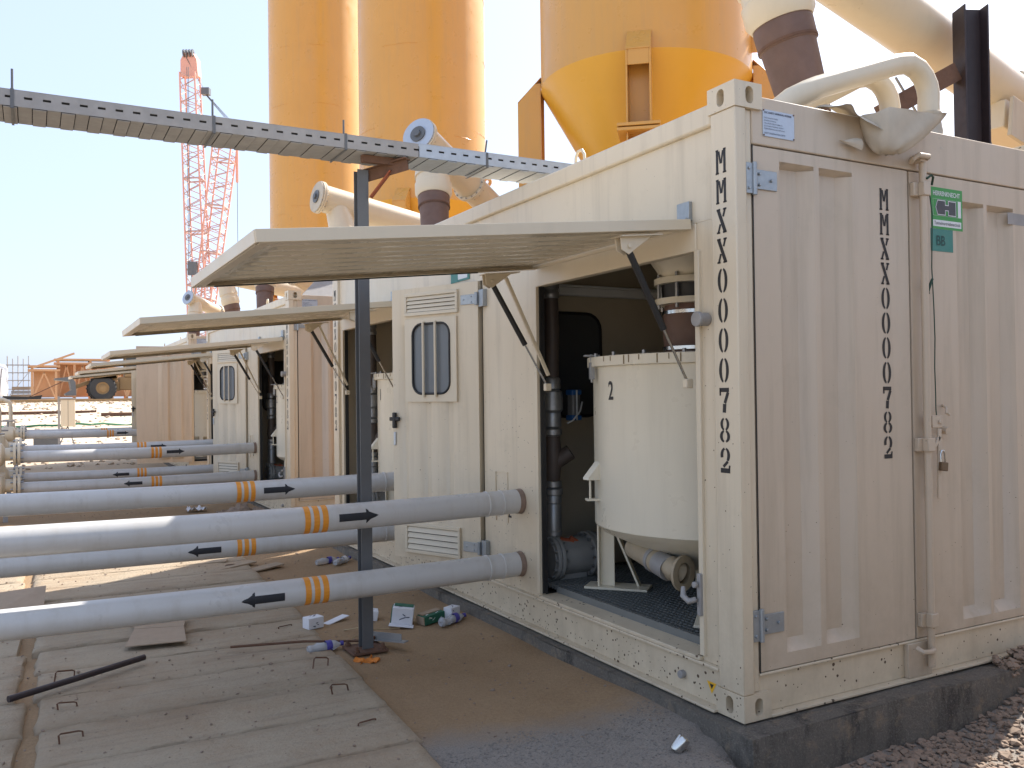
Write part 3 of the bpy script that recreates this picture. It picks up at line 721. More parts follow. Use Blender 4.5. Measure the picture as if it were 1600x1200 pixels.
# ================================================================== THINGS INSIDE THE CONTAINER
def tank(cx, cy, num, label, hl, mirror=1):
    t = thing('mixing_tank', label, 'tank', (cx, cy, .258), 'white mixing tanks in the containers')
    r = .745; c = (cx, cy, 0)
    MB().lathe(c, [(r, .70), (r, 1.655)], 72).build('tank_shell', 'tank', t, ang=60)
    MB().lathe(c, [(r+.002, .70), (r-.04, .66), (.14, .40), (.14, .33)], 64).build('tank_cone', 'tank', t)
    MB().lathe(c, [(r, 1.64), (r+.035, 1.645), (r+.035, 1.70), (r-.05, 1.708), (0.02, 1.73)], 72).build('tank_rim', 'tank', t, ang=30)
    g = MB()
    for k in range(20):
        a = 2*math.pi*k/20; g.cyl((cx+(r+.01)*math.cos(a), cy+(r+.01)*math.sin(a), 1.70), (cx+(r+.01)*math.cos(a), cy+(r+.01)*math.sin(a), 1.722), .012, n=6)
    g.build('rim_bolt', 'fitting', t)
    for a in (132, 225, 318, 42):
        a = R(a*1.0); d = Vector((math.cos(a), math.sin(a), 0)); q = Vector((-d.y, d.x, 0)); p = Vector((cx, cy, 0))+d*(r-.05)
        g = MB(); g.obox(p+Vector((0, 0, .50)), d, q, V, .10, .012, .48).obox(p+d*.045+Vector((0, 0, .50)), d, q, V, .012, .09, .48)
        g.bar(p-d*.02-q*.035+Vector((0, 0, .69)), p-d*.20-q*.035+Vector((0, 0, .27)), .014, .06, q)
        g.obox(p-d*.07+Vector((0, 0, .265)), d, q, V, .40, .17, .014); g.build('tank_leg', 'tank', t, bev=.002)
    ang = R(218); 
    g = MB(); dd = Vector((math.cos(R(160)), math.sin(R(160)), 0)); p = Vector((cx, cy, 0))+dd*(r+.03)
    g.obox(p+Vector((0, 0, 1.62)), dd, dd.cross(Vector(V)), V, .03, .03, .10).obox(p+Vector((0, 0, 1.71)), dd, dd.cross(Vector(V)), V, .09, .05, .012).cyl(p+Vector((0, 0, 1.55)), p+Vector((0, 0, 1.72)), .008, n=8)
    g.build('lid_clamp', 'fitting', t, bev=.002)
    g = MB(); p = Vector((cx, cy, 0))+dd*(r)
    g.prism([p+Vector((0, -.03, 1.08)), p+dd*.075+Vector((0, -.03, .985)), p+dd*.075+Vector((0, -.03, .972)), p+Vector((0, -.03, .972))], (0, .06, 0)); g.cyl(p+dd*.05+Vector((0, 0, .97)), p+dd*.05+Vector((0, 0, .86)), .007, n=6)
    g.obox(p+dd*.035+Vector((0, 0, .855)), dd, dd.cross(Vector(V)), V, .08, .06, .012); g.build('load_cell', 'tank', t)
    rr = random.Random(4)
    for k in range(9):
        aa = R(176+k*5.5+rr.uniform(-2, 2)); dn = Vector((math.cos(aa), math.sin(aa), 0)); ln = rr.uniform(.025, .055)
        MB().obox(Vector((cx, cy, 1.697-ln/2))+dn*(r+.0355), dn, Vector((-dn.y, dn.x, 0)), V, .003, rr.uniform(.004, .008), ln).build('grout_drip', 'drip', t)
    # painted number wraps the shell
    cu = text(num, .15, (0, 0, 0), (1, 0, 0), (0, 1, 0), 'stencil', 'painted_number', t, lift=0, bold=.0025, sx=.75)
    a0 = R(174)
    o0 = ORG[t.name]
    for v in cu.data.vertices:
        x, z = v.co.x+o0.x, v.co.y+o0.y
        a = a0+(x/(r+.0015)); v.co = Vector((cx+(r+.0015)*math.cos(a), cy+(r+.0015)*math.sin(a), 1.45+z))-o0
    # feed inlet with butterfly valve over the lid
    ix, iy = cx-.21, cy-.06
    f = thing('feed_inlet', 'cream feed hopper with black valve and brown sleeve %s'%hl, 'hopper', (ix, iy, 1.72), 'feed hoppers above the tanks')
    MB().lathe((ix, iy, 0), [(.36, 2.78), (.36, 2.42), (.185, 2.155), (.185, 2.12)], 40).build('hopper', 'tank', f)
    MB().lathe((ix, iy, 0), [(.10, 2.12), (.235, 2.12), (.235, 2.155), (.10, 2.157)], 40).build('flange', 'tank', f)
    MB().lathe((ix, iy, 0), [(.19, 2.035), (.195, 2.12)], 32).build('valve_body', 'rubber', f)
    MB().lathe((ix, iy, 0), [(.10, 2.035), (.235, 2.035), (.235, 2.0), (.10, 2.0)], 40).build('flange', 'tank', f)
    g = MB()
    for k in range(8):
        a = 2*math.pi*(k+.5)/8; p = (ix+.215*math.cos(a), iy+.215*math.sin(a)); g.cyl((*p, 1.975), (*p, 2.18), .011, n=6)
    g.build('flange_bolt', 'fitting', f)
    MB().lathe((ix, iy, 0), [(.175, 2.0), (.185, 1.93), (.187, 1.80), (.175, 1.72)], 32).build('sleeve', 'brown', f)
    for z in (1.955, 1.745): MB().lathe((ix, iy, 0), [(.183, z-.012), (.1905, z-.01), (.1905, z+.01), (.183, z+.012)], 32).build('hose_clamp', 'chrome', f)
    a = R(250); p = Vector((ix+.26*math.cos(a), iy+.26*math.sin(a), 2.08))
    MB().obox(p, (math.cos(a), math.sin(a), 0), (-math.sin(a), math.cos(a), 0), V, .16, .09, .11).cyl(p+Vector((.0, 0, -.09)), p+Vector((0, 0, .09)), .06, n=12).build('actuator', 'blue', f, bev=.006)
    return t, f
def pipework(cx, cy, label, flip=1):
    """upright valve column with its pump, beside the tank"""
    t = thing('valve_column', label, 'pipework', (cx, cy, .42), 'valve columns in the containers')
    MB().tube([(cx, cy, 2.76), (cx, cy, 2.2), (cx+.01, cy, 1.9), (cx, cy, 1.58)], .05, 16).build('rubber_hose', 'hose', t)
    MB().lathe((cx, cy, 0), [(.053, 2.12), (.06, 2.13), (.06, 2.16), (.053, 2.17), (.053, 2.185), (.06, 2.19), (.06, 2.22), (.053, 2.23)], 20).build('hose_clamp', 'fitting', t)
    MB().lathe((cx, cy, 0), [(.048, 1.60), (.062, 1.58), (.062, 1.52), (.05, 1.515), (.07, 1.50), (.075, 1.46), (.075, 1.38), (.058, 1.36), (.062, 1.34), (.062, 1.27), (.05, 1.26), (.066, 1.25), (.066, 1.215), (.045, 1.20)], 10).build('ball_valve', 'fitting', t)
    MB().tube([(cx, cy, 1.22), (cx, cy, 1.14), (cx+.005, cy, 1.06), (cx-.005, cy, .97), (cx, cy, .90)], [.05, .058, .066, .06, .05], 16).tube([(cx, cy, 1.02), (cx+.10, cy-.07, 1.10)], .052, 14).build('wye', 'hose', t)
    MB().lathe((cx, cy, 0), [(.05, .91), (.06, .905), (.06, .87), (.05, .865), (.068, .855), (.068, .82), (.055, .815), (.06, .80), (.06, .765), (.05, .76), (.056, .75), (.056, .58), (.06, .575), (.06, .55), (.045, .545), (.045, .50)], 16).build('lower_coupling', 'fitting', t)
    a = Vector((cx+.16, cy-.02, 1.40))
    ac = MB().box(a.x-.03, a.x+.032, a.y-.036, a.y+.036, 1.33, 1.49).build('actuator', 'steel_dark', t, bev=.01)
    for z in (1.325, 1.495): MB().box(a.x-.038, a.x+.04, a.y-.042, a.y+.042, z-.018, z+.018).build('actuator_cap', 'blue', ac, bev=.008)
    MB().tube([(a.x+.03, a.y-.06, 1.43), (a.x+.0, a.y-.08, 1.37), (a.x-.05, a.y-.07, 1.31), (a.x-.09, a.y-.06, 1.29)], .006, 6).cyl((a.x-.01, a.y-.056, 1.31), (a.x-.01, a.y-.056, 1.51), .006, n=6).build('air_line', 'galv', ac)
    # branch valve and horizontal pump chamber
    MB().tube([(cx, cy, .52), (cx+.06, cy-.03, .50), (cx+.12, cy-.05, .49)], .03, 10).tube([(cx+.10, cy-.05, .53), (cx+.24, cy-.07, .44)], .014, 8).build('branch_valve', 'primer', t)
    p = thing('pump_chamber', label.replace('upright valve column', 'grey flanged pump chamber'), 'pump', (cx+.1, cy, .258), 'pump chambers in the containers')
    MB().cyl((cx-.06, cy, .40), (cx+.27, cy, .40), .125, n=32).build('chamber', 'pump', p)
    for x in (cx-.05, cx+.24):
        MB().cyl((x, cy, .40), (x+.028, cy, .40), .152, n=32).cyl((x+.034, cy, .40), (x+.06, cy, .40), .152, n=32).build('flange', 'pump', p, bev=.004)
        g = MB()
        for k in range(14):
            q = 2*math.pi*k/14; g.cyl((x-.025, cy+.139*math.cos(q), .40+.139*math.sin(q)), (x+.08, cy+.139*math.cos(q), .40+.139*math.sin(q)), .010, n=6)
        g.build('flange_bolt', 'fitting', p)
    MB().cyl((cx+.29, cy, .40), (cx+.44, cy, .40), .06, n=14).cyl((cx+.33, cy, .40), (cx+.35, cy, .40), .10, n=18).build('coupling', 'rubber', p)
    MB().box(cx-.02, cx+.22, cy-.06, cy+.06, .258, .30).build('foot', 'pump', p)
    return t, p
def outlet(cx, cy, label):
    t = thing('outlet_pipe', label, 'pipe', (cx, cy, .30), 'tank outlet pipes')
    P = [Vector((cx+.05, cy+.58, .56)), Vector((cx+.0, cy+.18, .50))]
    MB().tube(P, .066, 24).build('pipe', 'dusty', t)
    MB().cyl(P[0].lerp(P[1], .55), P[0].lerp(P[1], .62), .074, n=24).cyl(P[0].lerp(P[1], .72), P[0].lerp(P[1], 1), .07, n=24).build('collar', 'galv_old', t, bev=.004)
    q = P[1]; g = MB(); hol = [(q.x+.02+.058*math.cos(2*math.pi*k/20), q.z-.01+.058*math.sin(2*math.pi*k/20)) for k in range(20)]
    ring = [(q.x+.02+.098*math.cos(2*math.pi*k/20), q.z-.01+.098*math.sin(2*math.pi*k/20)) for k in range(20)]; b = len(g.v); y = q.y-.10
    for (yy, o_) in ((y, ring), (y, hol), (y+.16, hol), (y+.02, ring)): g.v += [Vector((a, yy+.25*(a-q.x), c)) for a, c in o_]
    for i in range(20):
        k = (i+1) % 20; g.f += [(i, k, 20+k, 20+i), (20+i, 20+k, 40+k, 40+i), (i, k, 60+k, 60+i)]
    g.build('open_flange', 'dusty', t)
    MB().tube([P[1]+Vector((0, 0, .02)), P[1]+Vector((.0, -.05, .0)), Vector((q.x+.02, y+.05, q.z-.01))], .06, 20, False).build('elbow', 'dusty', t)
    return t
SETS = []
SETS.append(tank(.87, 1.13, '2', 'white mixing tank marked 2 under the nearest raised flap', 'under the nearest raised flap'))
SETS.append(tank(.87, 4.93, '1', 'white mixing tank half hidden by the open side door', 'half hidden by the open side door'))
PW = [pipework(.25, 2.04, 'upright valve column beside the tank marked 2 in the nearest container'),
      pipework(.30, 5.72, 'upright valve column behind the dark grey steel post')]
OUT = [outlet(.33, .74, 'dusty flanged outlet pipe lying under the nearest tank')]

# ================================================================== PIPES OUT OF THE CONTAINER
PR = .078
def ext_pipe(y, z, flow, label, x0=-3.08, x1=.024):
    t = thing('slurry_pipe', label, 'pipe', (x0, y, z), 'grey slurry pipes running out of the containers')
    n = 40; us = [x0+(x1-x0)*i/n for i in range(n+1)]
    MB().tube([(u, y+.004*math.sin(u*1.7+y), z-.012*math.sin((u-x0)/(x1-x0)*math.pi)) for u in us], PR, 32).build('pipe', 'pipe', t)
    dz = lambda u: z-.012*math.sin((u-x0)/(x1-x0)*math.pi); dy = lambda u: y+.004*math.sin(u*1.7+y)
    def wrap(name, mat, pts, e=.0012, rows=1):
        g = MB(); g.v = [Vector((u, dy(u)+(PR+e)*math.cos(a), dz(u)+(PR+e)*math.sin(a))) for u, a in pts]; return g
    for b in range(3):
        u0 = -1.425+b*.052; g = MB(); k = 24
        for i in range(k):
            a0, a1 = 2*math.pi*i/k, 2*math.pi*(i+1)/k
            w = wrap('', '', [(u0, a0), (u0+.034, a0), (u0+.034, a1), (u0, a1)]); g.add(w.v, [(0, 1, 2, 3)])
        g.build('orange_band', 'orange', t)
    a = R(180) if z < .6 else R(176)
    xa = -1.225 if flow > 0 else -1.545; s = 1 if flow > 0 else -1
    g = MB()
    def quad(u0, u1, h0, h1):
        k = 6
        for i in range(k):
            f0, f1 = i/k, (i+1)/k
            P = [(u0, a+(-h0+2*h0*f0)/PR), (u1, a+(-h1+2*h1*f0)/PR), (u1, a+(-h1+2*h1*f1)/PR), (u0, a+(-h0+2*h0*f1)/PR)]
            g.add(wrap('', '', P, .0016).v, [(0, 1, 2, 3)])
    quad(xa, xa+s*.165, .022, .022); quad(xa+s*.165, xa+s*.24, .044, .0006)
    g.build('flow_arrow', 'black', t)
    MB().lathe((0, dy(-.2), dz(-.2)), [(PR, -.235), (PR+.004, -.232), (PR+.004, -.222), (PR, -.219), (PR, -.13), (PR+.004, -.128), (PR+.004, -.118), (PR+.001, -.116)], 32, (1, 0, 0)).build('weld_ring', 'pipe', t)
    MB().lathe((0, dy(-.05), dz(-.05)), [(PR+.0012, -.012), (PR+.0018, .0), (PR+.0018, .018), (PR+.005, .019), (PR+.005, .0245), (PR, .025)], 32, (1, 0, 0)).build('rusty_stub', 'stub', t)
    return t
PIPES = [ext_pipe(2.08, .785, 1, 'upper grey pipe with black arrow pointing right, nearest the camera'),
         ext_pipe(2.08, .375, -1, 'lower grey pipe with black arrow pointing left, nearest the camera'),
         ext_pipe(3.97, .775, 1, 'upper grey pipe passing behind the steel post to the open side door'),
         ext_pipe(3.97, .36, -1, 'lower grey pipe passing behind the steel post to the open side door')]

# ================================================================== FEED CONVEYORS AND SPOUTS ON THE ROOF
def conveyor(P0, P1, sx, sy, label, z0=3.5, TR=.165, EP='plaque', tilt=(.2, 0), fl=(.0, .36, .74)):
    P0 = Vector(P0); P1 = Vector(P1); ax = (P1-P0).normalized()
    t = thing('screw_conveyor', label, 'conveyor', (sx, sy, 2.85), 'cream screw conveyors over the roofs')
    MB().cyl(P0, P1, TR, n=40).build('conveyor_tube', 'cream_clean', t)
    ln = (P1-P0).length
    for k in fl:
        q = P0+ax*ln*k; MB().cyl(q-ax*.012, q+ax*.012, TR+.035, n=36).cyl(q+ax*.016, q+ax*.04, TR+.035, n=36).build('flange', 'cream_clean', t, bev=.004)
        g = MB(); u = ax.cross(Vector(V)).normalized(); w = ax.cross(u)
        for i in range(16):
            r_ = u*math.cos(i*math.pi/8)*(TR+.02)+w*math.sin(i*math.pi/8)*(TR+.02); g.cyl(q+r_-ax*.025, q+r_+ax*.055, .009, n=6)
        g.build('flange_bolt', 'galv_old', t)
    MB().cyl(P0-ax*.03, P0-ax*.014, TR+.025, n=36).build('end_plate', EP, t)
    MB().cyl(P0-ax*.045, P0-ax*.03, .09, n=20).cyl(P0-ax*.07, P0-ax*.045, .04, n=16).build('end_bearing', 'steel_dark', t)
    # discharge: round hood under the tube and a brown sleeve down to the roof
    top_ = P0+ax*.26; ctr = lambda z: Vector((sx, sy, 2.85)).lerp(top_, (z-2.85)/(top_.z-2.85))
    prof = [(top_.z-.05, .16), (z0+.34, .185), (z0+.22, .20), (z0+.215, .185), (z0+.15, .185), (z0+.14, .20), (z0+.04, .20), (z0, .175)]
    MB().tube([ctr(z) for z, r in prof], [r for z, r in prof], 36).build('hood', 'cream_clean', t)
    MB().tube([ctr(z0), ctr(z0-.02), ctr(z0-.10), ctr(z0-.13), ctr(z0-.135), ctr((z0+2.85)/2), ctr(2.95), ctr(2.85)], [.168, .172, .17, .165, .158, .145, .12, .115], 32).build('sleeve', 'brown', t)
    MB().tube([ctr(z0-.11), ctr(z0-.125)], .172, 32).build('hose_clamp', 'rust', t)
    q = ctr(3.0); g = MB()
    for k in range(1): 
        a = 3.9; g.bar(q+Vector((.128*math.cos(a), .128*math.sin(a), 0)), q+Vector((.142*math.cos(a+.1), .142*math.sin(a+.1), .22)), .012, .012)
    g.build('sleeve_strap', 'galv_old', t)
    MB().lathe((sx, sy, 0), [(.24, 2.846), (.24, 2.87), (.14, 2.872), (.14, 2.93)], 28).build('roof_collar', 'cream_roof', t)
    return t
CV = [conveyor((.62, .74, 4.30), (4.6, 1.31, 3.70), 1.19, .60, 'cream conveyor tube crossing the sky behind the dark steel column', 3.60, .19, 'cream_roof', fl=(0, .86)),
      conveyor((.87, 5.72, 4.27), (3.3, 7.40, 3.42), .95, 5.50, 'cream conveyor with round end plate rising above the cable tray', 3.62)]

# ================================================================== SILOS
def silo(x, y, label):
    t = thing('silo', label, 'silo', (x, y, -.1), 'tall yellow silos behind the containers')
    r = 1.30; zb = 5.30; top = 19.5
    prof = [(r, zb), (r, 8), (r, 11), (r, 14), (r, top), (r*.4, top+.5), (.02, top+.55)]
    MB().lathe((x, y, 0), prof, 96).build('shell', 'yellow', t, ang=50)
    MB().lathe((x, y, 0), [(r, zb), (r-.005, zb-.02), (.26, 3.44), (.26, 3.1)], 80).build('cone', 'yellow2', t)
    for k in range(4):
        a = R(230+90*k); d = Vector((math.cos(a), math.sin(a), 0)); q = Vector((-d.y, d.x, 0)); c = Vector((x, y, 0))
        p = c+d*(r+.10); g = MB()
        for sg_ in (1, -1):
            w = [(-.10, -.1), (.20, -.1), (.20, 5.18), (-.02, 5.42), (-.10, 5.42)]
            g.prism([p+q*(sg_*.125-.009)+d*a_+Vector((0, 0, b_)) for a_, b_ in w], q*.018)
        g.obox(p-d*.03+Vector((0, 0, 2.60)), d, q, V, .014, .232, 5.3)
        g.prism([p+q*.135+d*.20+Vector((0, 0, 5.20)), p-q*.135+d*.20+Vector((0, 0, 5.20)), p-q*.135-d*.10+Vector((0, 0, 5.50)), p+q*.135-d*.10+Vector((0, 0, 5.50))], (0, 0, -.014))
        g.prism([p+q*.117+d*.192+Vector((0, 0, 5.20)), p-q*.117+d*.192+Vector((0, 0, 5.20)), p-q*.117+d*.192+Vector((0, 0, 5.02)), p+q*.117+d*.192+Vector((0, 0, 5.02))], d*-.012)
        lg = g.build('leg', 'yellow', t, bev=.004)
        MB().obox(p+d*.05+Vector((0, 0, 4.36)), d, q, V, .44, .46, .035).obox(p+d*.05+Vector((0, 0, 4.31)), d, q, V, .44, .46, .035).build('leg_flange', 'yellow', t, bev=.004)
        MB().obox(p+Vector((0, 0, 0)), d, q, V, .45, .45, .03).build('foot_plate', 'yellow', t)
    for k in range(4):   # bracing ring plates with openings between the legs
        a0 = R(230+90*k); a1 = a0+R(90); g = MB()
        A = Vector((x+(r+.06)*math.cos(a0), y+(r+.06)*math.sin(a0), 0)); B = Vector((x+(r+.06)*math.cos(a1), y+(r+.06)*math.sin(a1), 0))
        g.bar(A+Vector((0, 0, 3.1)), B+Vector((0, 0, 3.1)), .10, .16); g.bar(A+Vector((0, 0, .6)), B+Vector((0, 0, 3.0)), .07, .07)
        g.build('brace', 'yellow', t)
    # lifting lug on the shell, with its eye
    a = R(312); d = Vector((math.cos(a), math.sin(a), 0)); q = Vector((-d.y, d.x, 0)); c = Vector((x, y, 0)); g = MB()
    eye = [(.115+.038*math.cos(k*math.pi/8), 5.78+.038*math.sin(k*math.pi/8)) for k in range(16)]
    rim = [(max(-.02, .115+.105*math.cos(k*math.pi/8)) if not 5 <= k <= 11 else -.02, 5.78+.105*math.sin(k*math.pi/8)+(-.12 if 9 <= k <= 12 else (.06 if 4 <= k <= 7 else 0))) for k in range(16)]
    P3 = lambda u, z, o_: c+d*(r+u)+q*o_+Vector((0, 0, z))
    for o_ in (-.012, .012): g.v += [P3(u, z, o_) for u, z in rim]+[P3(u, z, o_) for u, z in eye]
    for i in range(16):
        k = (i+1) % 16; g.f += [(i, k, 16+k, 16+i), (32+i, 32+k, 48+k, 48+i), (i, k, 32+k, 32+i), (16+i, 16+k, 48+k, 48+i)]
    g.build('lifting_lug', 'yellow', t)
    # weld seams: raised beads that run part way round
    rr = random.Random(int(y*10))
    for z in (6.55, 6.75, 8.3, 9.6, 11.2):
        for k in range(2):
            a0 = R(rr.uniform(150, 330)); a1 = a0+R(rr.uniform(12, 40))
            MB().tube([(x+(r+.002)*math.cos(a0+(a1-a0)*j/12), y+(r+.002)*math.sin(a0+(a1-a0)*j/12), z+.004*math.sin(j)) for j in range(13)], .0045, 6).build('weld_seam', 'yellow', t)
    return t
SIL = [silo(3.97, 5.83, 'nearest yellow silo with its cone and bracket leg above the container'),
       silo(4.36, 13.85, 'middle yellow silo rising behind the cable tray'),
       silo(4.47, 22.0, 'farthest yellow silo, leftmost and narrowest in view')]

SIL.append(silo(5.75, -1.0, 'unseen yellow silo added past the right edge, feeding the near conveyor'))  # added out of view: feeds the conveyor and shades the near end face

# ================================================================== COPIES: second and third container with their fittings
def relabel(o, lab): o['label'] = lab; return o
c2 = relabel(copy_tree(cont, C_OFF[1]), 'second cream container in the row, behind the dark grey steel post')
c3 = relabel(copy_tree(cont, C_OFF[2]), 'farthest cream container with its end door swung wide open')
def swing(o, hinge, ang): o.matrix_local = Matrix.Translation(hinge) @ Matrix.Rotation(ang, 4, 'Z') @ Matrix.Translation(-Vector(hinge))
for ch in c3.children:
    if ch.name.startswith('end_door') and any(k.name.startswith('stencilled') for k in ch.children): swing(ch, (.09, .0, 0), R(-183))
    if ch.name.startswith('side_door'): swing(ch, HG, R(56))
c0 = relabel(copy_tree(cont, (0, -8.25, 0)), 'unseen cream container added past the right edge, beside the camera')  # continues the row out of view, added to cut light on the near end face
plinth(0, -8.25, 0, 'unseen low concrete plinth added past the right edge, under the container beside the camera')
NAMEC = {1: 'second', 2: 'farthest'}
for ci in (1, 2):
    nm = NAMEC[ci]
    for k, (tk, fd) in enumerate(SETS):
        num = '2' if k == 0 else '1'
        relabel(copy_tree(tk, C_OFF[ci]), 'white mixing tank in the %s bay of the %s container'%(('nearer', 'farther')[k], nm))
        relabel(copy_tree(fd, C_OFF[ci]), 'cream feed hopper in the %s bay of the %s container'%(('nearer', 'farther')[k], nm))
    for k, (vc, pp) in enumerate(PW):
        w = 'nearer' if k == 0 else 'farther'
        relabel(copy_tree(vc, C_OFF[ci]), 'upright valve column in the %s bay of the %s container'%(w, nm))
        relabel(copy_tree(pp, C_OFF[ci]), 'grey flanged pump chamber in the %s bay of the %s container'%(w, nm))
    for k, pi in enumerate(PIPES):
        relabel(copy_tree(pi, C_OFF[ci]), '%s grey pipe to the %s bay of the %s container, arrow pointing %s'%('upper' if k % 2 == 0 else 'lower', 'nearer' if k < 2 else 'farther', nm, 'right' if k % 2 == 0 else 'left'))
    relabel(copy_tree(CV[0], C_OFF[ci]), 'cream conveyor over the nearer bay of the %s container'%nm)
    relabel(copy_tree(CV[1], C_OFF[ci]), 'cream conveyor over the farther bay of the %s container'%nm)

# ================================================================== CABLE TRAY AND ITS POST
TY0, TY1, TZ, TH_ = 2.10, 2.41, 2.975, .082
def tray(x0, x1, label, mat, dz=0):
    t = thing('cable_tray', label, 'cable tray', (x0, TY0, TZ), 'perforated cable trays')
    z = TZ+dz
    for y, nm in ((TY0, 'side_rail'), (TY1, 'side_rail')):
        g = MB().box(x0, x1, y, y+.003, z+.052, z+TH_).box(x0, x1, y, y+.003, z, z+.040)
        k = 0; x = x0
        while x < x1:
            xe = min(x+.048, x1); g.box(x, xe, y, y+.003, z+.040, z+.052); x += .085
        sg_ = 1 if y == TY0 else -1
        g.box(x0, x1, min(y, y+sg_*.015), max(y, y+sg_*.015), z+TH_+.0005, z+TH_+.003)
        g.build(nm, mat, t)
    x = x0; k = 0
    while x < x1-.01:
        xe = min(x+.062, x1); g = MB(); zz = z-.002-(.004 if k % 2 else 0)
        g.box(x, xe, TY0+.004, TY1-.001, zz, zz+.003)
        g.build('base_strip', mat, t); x += .066; k += 1
    g = MB(); rr = random.Random(5)
    for i in range(26):
        y = TY0+.018+(i % 9)*.033; h = z+.014+.021*(i//9)
        P = [(x0+(x1-x0)*j/14, y+.004*rr.uniform(-1, 1), h+.006*rr.uniform(0, 1)) for j in range(15)]; g.tube(P, .0125, 6)
    tag(g.build('cables', 'cable', t), None, None, kind='stuff')
    return t
tray(-7.2, -.66, 'long dusty perforated cable tray crossing the sky on the left', 'galv_old')
tray(-.655, 1.4, 'shorter bright galvanised cable tray ending over the container roof', 'galv', .004)
for i, (x, h, ln) in enumerate(((-2.87, .19, .0), (-1.89, .18, .0), (-1.13, .17, .0), (-.18, .17, .02))):
    c = thing('tray_clamp', ('threaded rod and strap around the tray near the left edge', 'threaded rod and strap around the tray by the crane', 'threaded rod and strap around the tray before the left silos', 'leaning rod and strap around the tray before the middle silo')[i], 'clamp', (x, 2.1, TZ), 'rods strapped to the cable tray')
    MB().cyl((x, TY0+.04, TZ+.05), (x+ln, TY0+.04, TZ+h+.01), .006, n=8).build('rod', 'steel_dark', c)
    MB().box(x-.008, x+.008, TY0-.004, TY0-.001, TZ-.012, TZ+TH_+.006).box(x-.006, x+.006, TY0-.004, TY1+.004, TZ-.013, TZ-.010).build('strap', 'steel_dark', c)
px, py = -.965, 2.31
po = thing('steel_post', 'dark grey steel post holding up the cable tray', 'post', (px, py, -.1))
MB().box(px-.036, px+.036, py-.038, py-.031, -.12, 2.905).box(px-.005, px+.002, py-.031, py+.031, -.12, 2.905).box(px-.036, px+.036, py+.031, py+.038, -.12, 2.905).build('post', 'steel_dark', po, bev=.002)
MB().box(px-.12, px+.11, py-.11, py+.11, -.096, -.082).build('base_plate', 'rust', po, bev=.002)
for a in (-.09, .08):
    for b in (-.085, .085): MB().cyl((px+a, py+b, -.083), (px+a, py+b, -.045), .011, n=8).cyl((px+a, py+b, -.083), (px+a, py+b, -.066), .02, n=6).build('anchor_bolt', 'rust', po)
arm0, arm1 = Vector((px+.035, py-.03, 2.875)), Vector((px+.23, TY0+.0, 2.925))
MB().bar(arm0-Vector((.03, -.05, .01)), arm1, .008, .075).bar(arm0+Vector((.0, .05, .034)), arm1+Vector((0, 0, .034)), .07, .008).build('arm', 'rust', po)
MB().bar((px+.045, py-.05, 2.73), (px+.15, TY0+.08, 2.89), .045, .008).build('brace', 'primer', po)
MB().box(px-.04, px+.26, TY0+.06, TY0+.10, 2.925, 2.968).build('tray_rest', 'rust', po)

# ================================================================== ON AND BEHIND THE NEAR ROOF
def vent_pipe(y, x0, xe, label, zt):
    t = thing('vent_pipe', label, 'pipe', (x0, y, 2.85), 'cream vent pipes bent over the container edge')
    P = [(x0-.12, y+.06, 2.80), (x0, y, 2.905), (x0+.10, y, 2.955), (x0+.18, y, 2.99), (xe-.22, y, zt-.025), (xe-.12, y, zt)]
    for k in range(1, 10):
        a = R(80-k*20); P.append((xe-.12+.155*math.cos(a)*1.0, y-.01*k*.3, zt-.155+.155*math.sin(a)))
        if a < R(-4): break
    e = P[-1]; P.append((e[0]+.002, e[1], e[2]-.05))
    MB().tube(P, .056, 24).build('pipe', 'cream_clean', t)
    for zz in (.045, .07): MB().tube([(e[0], e[1], e[2]-zz), (e[0], e[1], e[2]-zz-.02)], [.066, .064], 20).build('clamp_ring', 'cream_roof', t, bev=.003)
    g = MB(); n = 24; rows = 12; rr = random.Random(int(xe*100))
    for i in range(rows):
        f = i/(rows-1)
        for k in range(n):
            a = 2*math.pi*k/n; r = .062+.010*noise.noise((math.cos(a)*2+xe*3, math.sin(a)*2, f*5))+.012*f
            g.v.append(Vector((e[0]+r*math.cos(a), e[1]+r*math.sin(a), e[2]-.055-f*.20)))
    for i in range(rows-1):
        for k in range(n): g.f.append((i*n+k, i*n+(k+1) % n, (i+1)*n+(k+1) % n, (i+1)*n+k))
    g.build('fabric_sleeve', 'canvas', t, ang=70); return t
vent_pipe(.10, .46, 1.44, 'front cream vent pipe bent down over the container edge', 3.225)
vent_pipe(.36, .62, 1.46, 'rear cream vent pipe bent down behind the front one', 3.24)
# canvas bag hung below the pipe ends, with a loose tail along the roof edge
g = MB(); n = 40; rows = 20
ringz = [(2.872, .0), (2.87, .03), (2.85, .08), (2.825, .16), (2.80, .26), (2.77, .38), (2.735, .53), (2.70, .70), (2.67, .86), (2.65, 1.0)]
for z, f in ringz:
    cx_ = 1.075*(1-f)+.92*f; hw = .195*(1-f)**.9+.055; hd = .085*(1-f)**.7+.03; cy_ = .02*(1-f)-.02*f
    for k in range(n):
        a = 2*math.pi*k/n; ca, sa = math.cos(a), math.sin(a); sq = 1/max(abs(ca), abs(sa))**.55
        wv = 1+.05*math.sin(a*5+f*3)+.06*noise.noise((ca*2, sa*2, z*9))
        g.v.append(Vector((cx_+hw*ca*sq*wv, cy_+hd*sa*sq*wv-.07, z+.028*ca*abs(ca)*(1-f)-.022*(1-abs(ca))*(1-f)+.010*noise.noise((ca*3, sa*3, z*4)))))
for i in range(len(ringz)-1):
    for k in range(n): g.f.append((i*n+k, i*n+(k+1) % n, (i+1)*n+(k+1) % n, (i+1)*n+k))
e0 = (len(ringz)-1)*n; g.f.append(tuple(e0+k for k in range(n)))
bagt = thing('canvas_bag', 'cream canvas dust bag sagging over the end header', 'bag', (1.0, -.05, 2.64))
g.build('bag', 'canvas', bagt, ang=75)
